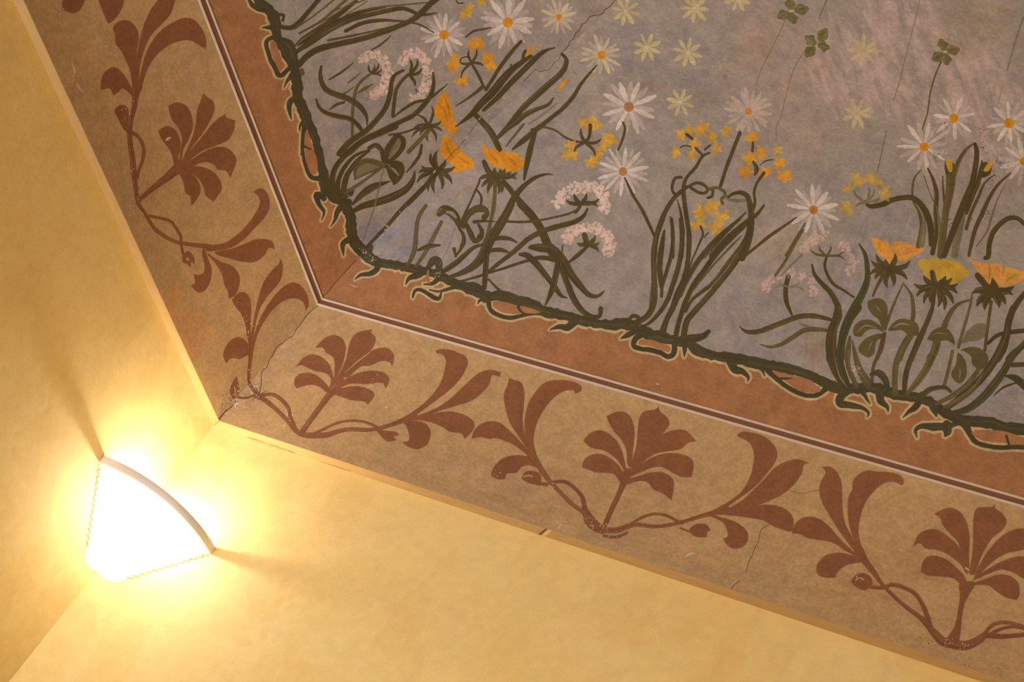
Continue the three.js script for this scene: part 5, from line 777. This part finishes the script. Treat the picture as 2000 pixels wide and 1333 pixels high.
struct(slab(ROOM + 2 * T, TOP, T, ROOM / 2, TOP / 2, ROOM + T / 2, M.wall), 'wall_back', 'ochre wall of the room behind the viewer', 'wall');
struct(slab(T, TOP, ROOM, ROOM + T / 2, TOP / 2, ROOM / 2, M.wall), 'wall_far', 'ochre wall of the room at the far right', 'wall');
struct(slab(ROOM + 2 * T, 0.2, ROOM + 2 * T, ROOM / 2, -0.1, ROOM / 2, M.floor), 'floor', 'plain brown floor of the room', 'floor');

const ceiling = new THREE.Group();
function panel(side, s0, s1, ua, ub, mat, name, ns, nu, mirrored, tu0, tu1, label) {   // a patch of the cove between ua and ub, cut along the groins
  const P = [], UV = [], I = [], idx = [];
  for (let j = 0; j <= ns; j++) {
    const s = s0 + (s1 - s0) * j / ns, [d] = profile(s), lo = Math.min(Math.max(ua, d), ROOM - d), hi = Math.max(Math.min(ub, ROOM - d), d);
    const row = [];
    for (let i = 0; i <= nu; i++) {
      const u = lo + (Math.max(hi, lo) - lo) * i / nu, edge = Math.min(1, Math.min(u - d, ROOM - d - u) / 0.08), w = wobble(u, s, side) * Math.max(0, edge), [dd, hh] = profile(s, w);
      P.push(...SIDES[side](u, dd, hh)); const tu = mirrored ? ROOM - u : u; UV.push((tu - tu0) / (tu1 - tu0), (s - s0) / (s1 - s0)); row.push(P.length / 3 - 1);
    }
    idx.push(row);
  }
  for (let j = 0; j < ns; j++) for (let i = 0; i < nu; i++) { const a = idx[j][i], b = idx[j][i + 1], c = idx[j + 1][i + 1], e = idx[j + 1][i]; I.push(...(FLIP[side] ? [a, c, b, a, e, c] : [a, b, c, a, c, e])); }
  const keep = []; for (let q = 0; q < I.length; q += 3) { const v = I.slice(q, q + 3).map((k) => new THREE.Vector3(P[k * 3], P[k * 3 + 1], P[k * 3 + 2])); if (v[1].clone().sub(v[0]).cross(v[2].clone().sub(v[0])).length() > 1e-9) keep.push(I[q], I[q + 1], I[q + 2]); }
  if (!keep.length) return null;
  const g = new THREE.BufferGeometry(); g.setAttribute('position', new THREE.Float32BufferAttribute(P, 3)); g.setAttribute('uv', new THREE.Float32BufferAttribute(UV, 2)); g.setIndex(keep); g.computeVertexNormals();
  const o = new THREE.Mesh(g, mat); o.name = name; if (label) o.userData.label = label; ceiling.add(o); return o;
}
function strip(side, cross, mat, name, label, nu = 60) {   // a long member along a whole side: cross = [s, off] points, ends mitred at the groins
  const P = [], I = [], m = cross.length;
  for (let i = 0; i <= nu; i++) for (const [s, off, dd, hh] of cross) {
    const [d, h] = dd === undefined ? profile(s, off) : [dd, hh], u = d + (ROOM - 2 * d) * i / nu, w = dd === undefined ? wobble(u, s, side) * Math.min(1, Math.min(u - d, ROOM - d - u) / 0.08) : 0;
    const [d2, h2] = dd === undefined ? profile(s, off + w) : [d + (d > 0.01 ? wobble(u, 0, side) : 0), h]; P.push(...SIDES[side](u, d2, h2));
  }
  for (let i = 0; i < nu; i++) for (let j = 0; j < m - 1; j++) { const a = i * m + j, b = (i + 1) * m + j, c = b + 1, e = a + 1; I.push(...(FLIP[side] ? [a, c, b, a, e, c] : [a, b, c, a, c, e])); }
  let g = new THREE.BufferGeometry(); g.setAttribute('position', new THREE.Float32BufferAttribute(P, 3)); g.setIndex(I);
  const uv = []; for (let i = 0; i <= nu; i++) for (let j = 0; j < m; j++) uv.push(i / nu, j / (m - 1)); g.setAttribute('uv', new THREE.Float32BufferAttribute(uv, 2));
  g = g.toNonIndexed(); g.computeVertexNormals();
  const o = new THREE.Mesh(g, mat); o.name = name; if (label) o.userData.label = label; ceiling.add(o); return o;
}
const SF = 0.4435, SM = 0.4695, HALF = ROOM / 2, CUT = 1.4;
const painted = (map, w, h) => new THREE.MeshStandardMaterial({ map, roughness: 0.82, bumpMap: bumpOf(w / 0.5, h / 0.5), bumpScale: 0.0012 });
for (const [face, near, far] of [['R', 0, 2], ['L', 1, 3]]) {
  for (const [a, b] of [[0, CUT], [CUT, HALF]]) {
    const mf = painted(tile(face, 'frieze', a, b, 0, SF, 1460), b - a, SF), mm = painted(tile(face, 'mural', a, b, SM, S2, 1150), b - a, S2 - SM);
    for (const side of [near, far]) for (const mir of [false, true]) {
      const lo = mir ? ROOM - b : a, hi = mir ? ROOM - a : b, seen = side === near && !mir;
      panel(side, 0, SF, lo, hi, mf, 'painted_frieze', 12, seen ? 30 : 10, mir, a, b, 'tan frieze painted with brown scrolling stems and palmettes');
      panel(side, SM, S2, lo, hi, mm, 'painted_mural', 40, seen ? 24 : 8, mir, a, b, 'meadow flowers on a lavender grey ground above an orange band');
    }
  }
}
for (let side = 0; side < 4; side++) {
  strip(side, [[0, 0, 0, -0.004], [0, 0, E0 * 0.6, -0.002], [0, 0, E0 - 0.003, 0], [0, 0, E0, 0.004]], side ? M.ledgeB : M.ledge, 'soffit_ledge', 'narrow yellow plaster ledge under the frieze');
  strip(side, [[SF, 0], [SF + 0.0005, 0.0022], [SF + 0.0035, 0.003], [SF + 0.0065, 0.0022], [SF + 0.007, 0.0004]], M.white, 'white_fillet', 'thin white line edging the brown stripe');
  strip(side, [[SF + 0.007, 0.0004], [SF + 0.013, 0.0002], [SM - 0.0065, 0.0004]], M.brown, 'brown_stripe', 'dark brown stripe between two white lines');
  strip(side, [[SM - 0.0065, 0.0004], [SM - 0.006, 0.0022], [SM - 0.003, 0.003], [SM - 0.0005, 0.0022], [SM, 0]], M.white, 'white_fillet', 'thin white line edging the brown stripe');
}
{ // the level middle of the vault and the slab that carries it
  const [d, h] = profile(S2), w = ROOM - 2 * d, g = new THREE.PlaneGeometry(w, w); g.rotateX(Math.PI / 2);
  const mid = new THREE.Mesh(g, flat('mur')); mid.position.set(HALF, WALL_TOP + h, HALF); mid.name = 'vault_crown'; ceiling.add(mid);
  const over = slab(ROOM + 2 * T, 0.2, ROOM + 2 * T, HALF, TOP + 0.1, HALF, M.slab); over.name = 'roof_slab'; ceiling.add(over);
}
struct(ceiling, 'ceiling', 'coved vault painted with a scroll frieze and a meadow mural', 'ceiling');

// ------------------------------------------------------------------ corner sconces: a quarter cone of ribbed glass under a plain rim, open at the top
function sconce() {
  const root = new THREE.Group(), q = Math.PI / 2;
  const rt = 0.282, top = -0.404, tip = -0.589;            // below the springing of the cove
  const pts = [], ribs = 14, shadowStrip = new THREE.MeshStandardMaterial({ color: 0xd9b36a, roughness: 0.6 });
  for (let i = 0; i <= ribs; i++) {
    const t = i / ribs, y = top + (-0.582 - top) * t, r = rt - 0.006 + (0.092 - rt + 0.006) * t;
    pts.push(new THREE.Vector2(r, y)); if (i < ribs) { const t2 = (i + 0.55) / ribs; pts.push(new THREE.Vector2(rt - 0.006 + (0.092 - rt + 0.006) * t2 - 0.0115, top + (-0.582 - top) * (i + 0.35) / ribs)); }
  }
  pts.push(new THREE.Vector2(0.082, tip), new THREE.Vector2(0.034, tip - 0.002));
  const glass = new THREE.MeshStandardMaterial({ color: 0xf4ecdd, roughness: 0.45, emissive: new THREE.Color(WARM.r, WARM.g, WARM.b), emissiveIntensity: GLOW, side: THREE.DoubleSide });
  const shade = new THREE.Mesh(new THREE.LatheGeometry(pts, 40, 0, q), glass); shade.name = 'glass_shade'; shade.userData.label = 'glowing white ribbed glass shade'; root.add(shade);
  for (const wall of [0, 1]) {                             // a made-up toothed strip along each wall, tinted as the shaded wall beside the ribs
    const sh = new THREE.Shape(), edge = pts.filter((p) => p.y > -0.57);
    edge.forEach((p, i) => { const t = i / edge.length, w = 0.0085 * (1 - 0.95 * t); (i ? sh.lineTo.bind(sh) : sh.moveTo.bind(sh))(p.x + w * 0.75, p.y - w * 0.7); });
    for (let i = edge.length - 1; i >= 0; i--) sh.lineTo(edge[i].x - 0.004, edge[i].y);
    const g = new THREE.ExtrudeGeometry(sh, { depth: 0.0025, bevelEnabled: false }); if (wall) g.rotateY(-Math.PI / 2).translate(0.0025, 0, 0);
    const f = new THREE.Mesh(g, shadowStrip); f.name = 'shadow_strip'; root.add(f);
  }
  const rp = [[rt - 0.007, -0.404], [rt + 0.001, -0.404], [rt + 0.004, -0.401], [rt + 0.004, -0.381], [rt + 0.001, -0.378], [rt - 0.005, -0.378], [rt - 0.007, -0.381], [rt - 0.007, -0.404]].map((p) => new THREE.Vector2(p[0], p[1]));
  const rim = new THREE.Mesh(new THREE.LatheGeometry(rp, 40, 0, q), new THREE.MeshStandardMaterial({ color: 0xf0ebf2, roughness: 0.5 })); rim.name = 'rim'; rim.userData.label = 'plain pale grey curved rim'; root.add(rim);
  const plate = new THREE.Mesh(mergeGeometries([new RoundedBoxGeometry(0.09, 0.14, 0.012, 2, 0.004).translate(0.055, -0.5, 0.008), new RoundedBoxGeometry(0.012, 0.14, 0.09, 2, 0.004).translate(0.008, -0.5, 0.055)]), new THREE.MeshStandardMaterial({ color: 0xcfc8bd, roughness: 0.5 })); plate.name = 'wall_bracket'; root.add(plate);
  const at = new THREE.Vector3(0.125, -0.4, 0.1);
  const bulb = new THREE.Mesh(new THREE.SphereGeometry(0.016, 20, 14), new THREE.MeshStandardMaterial({ color: 0xffffff, emissive: new THREE.Color(WARM.r, WARM.g, WARM.b), emissiveIntensity: 4 })); bulb.name = 'bulb'; bulb.position.copy(at); root.add(bulb);
  const holder = new THREE.Mesh(new THREE.CylinderGeometry(0.012, 0.014, 0.07, 16), plate.material); holder.name = 'bulb_holder'; holder.position.set(0.125, -0.452, 0.1); root.add(holder);
  const lamp = new THREE.PointLight(WARM, BULB, 0, 2); lamp.position.copy(at); lamp.castShadow = true; lamp.shadow.radius = 0.7; root.add(lamp);
  const spill = new THREE.PointLight(WARM, SPILL, 0, 2); spill.position.set(0.22, -0.55, 0.22); spill.castShadow = true; spill.shadow.radius = 3; root.add(spill);
  return shadowed(root);
}
const CORNERS = [  // the first sconce is in view; the other three are added for their light
  [0, 0, 0, 'blazing ribbed glass corner sconce with a pale rim below the frieze'],
  [0, ROOM, Math.PI / 2, 'ribbed glass corner sconce at the other end of the left wall'],
  [ROOM, 0, -Math.PI / 2, 'ribbed glass corner sconce at the other end of the right wall'],
  [ROOM, ROOM, Math.PI, 'ribbed glass corner sconce in the corner behind the viewer'],
];
CORNERS.forEach(([x, z, turn, label], i) => {
  const s = sconce(); s.name = i ? `wall_sconce_00${i}` : 'wall_sconce';
  s.position.set(x, WALL_TOP, z); s.rotation.y = turn; s.userData = { label, category: 'wall lamp', group: 'corner sconces' };
  scene.add(s);
});

// ------------------------------------------------------------------ invented floor lamp with an opal globe, added out of view as fill light, behind the viewer's left shoulder: it lights the right wall full on and the left wall aslant
{
  const root = new THREE.Group(), brass = new THREE.MeshStandardMaterial({ color: 0xa88445, roughness: 0.35, metalness: 1 });
  const foot = new THREE.Mesh(new THREE.LatheGeometry([[0, 0], [0.16, 0], [0.16, 0.012], [0.13, 0.022], [0.03, 0.035], [0.012, 0.07]].map((p) => new THREE.Vector2(...p)), 40), brass); foot.name = 'foot'; root.add(foot);
  const pole = new THREE.Mesh(new THREE.CylinderGeometry(0.011, 0.011, 1.55, 20).translate(0, 0.82, 0), brass); pole.name = 'pole'; root.add(pole);
  const cup = new THREE.Mesh(new THREE.LatheGeometry([[0.011, 1.56], [0.05, 1.58], [0.07, 1.61], [0.066, 1.612], [0.011, 1.585]].map((p) => new THREE.Vector2(...p)), 30), brass); cup.name = 'cup'; root.add(cup);
  const globe = new THREE.Mesh(new THREE.SphereGeometry(0.17, 40, 28).translate(0, 1.77, 0), new THREE.MeshStandardMaterial({ color: 0xffffff, roughness: 0.3, emissive: new THREE.Color(NEUTRAL.r, NEUTRAL.g, NEUTRAL.b), emissiveIntensity: 3 })); globe.name = 'opal_globe'; root.add(globe);
  const light = new THREE.PointLight(NEUTRAL, FILL_LAMP, 0, 2); light.position.y = 1.77; light.castShadow = true; light.shadow.radius = 8; root.add(light);
  root.name = 'added_floor_lamp'; root.position.set(0.22, 0, 3.35); root.userData = { label: 'unseen brass floor lamp with an opal glass globe, added as fill light', category: 'floor lamp' };
  scene.add(shadowed(root));
}

renderer.render(scene, camera);
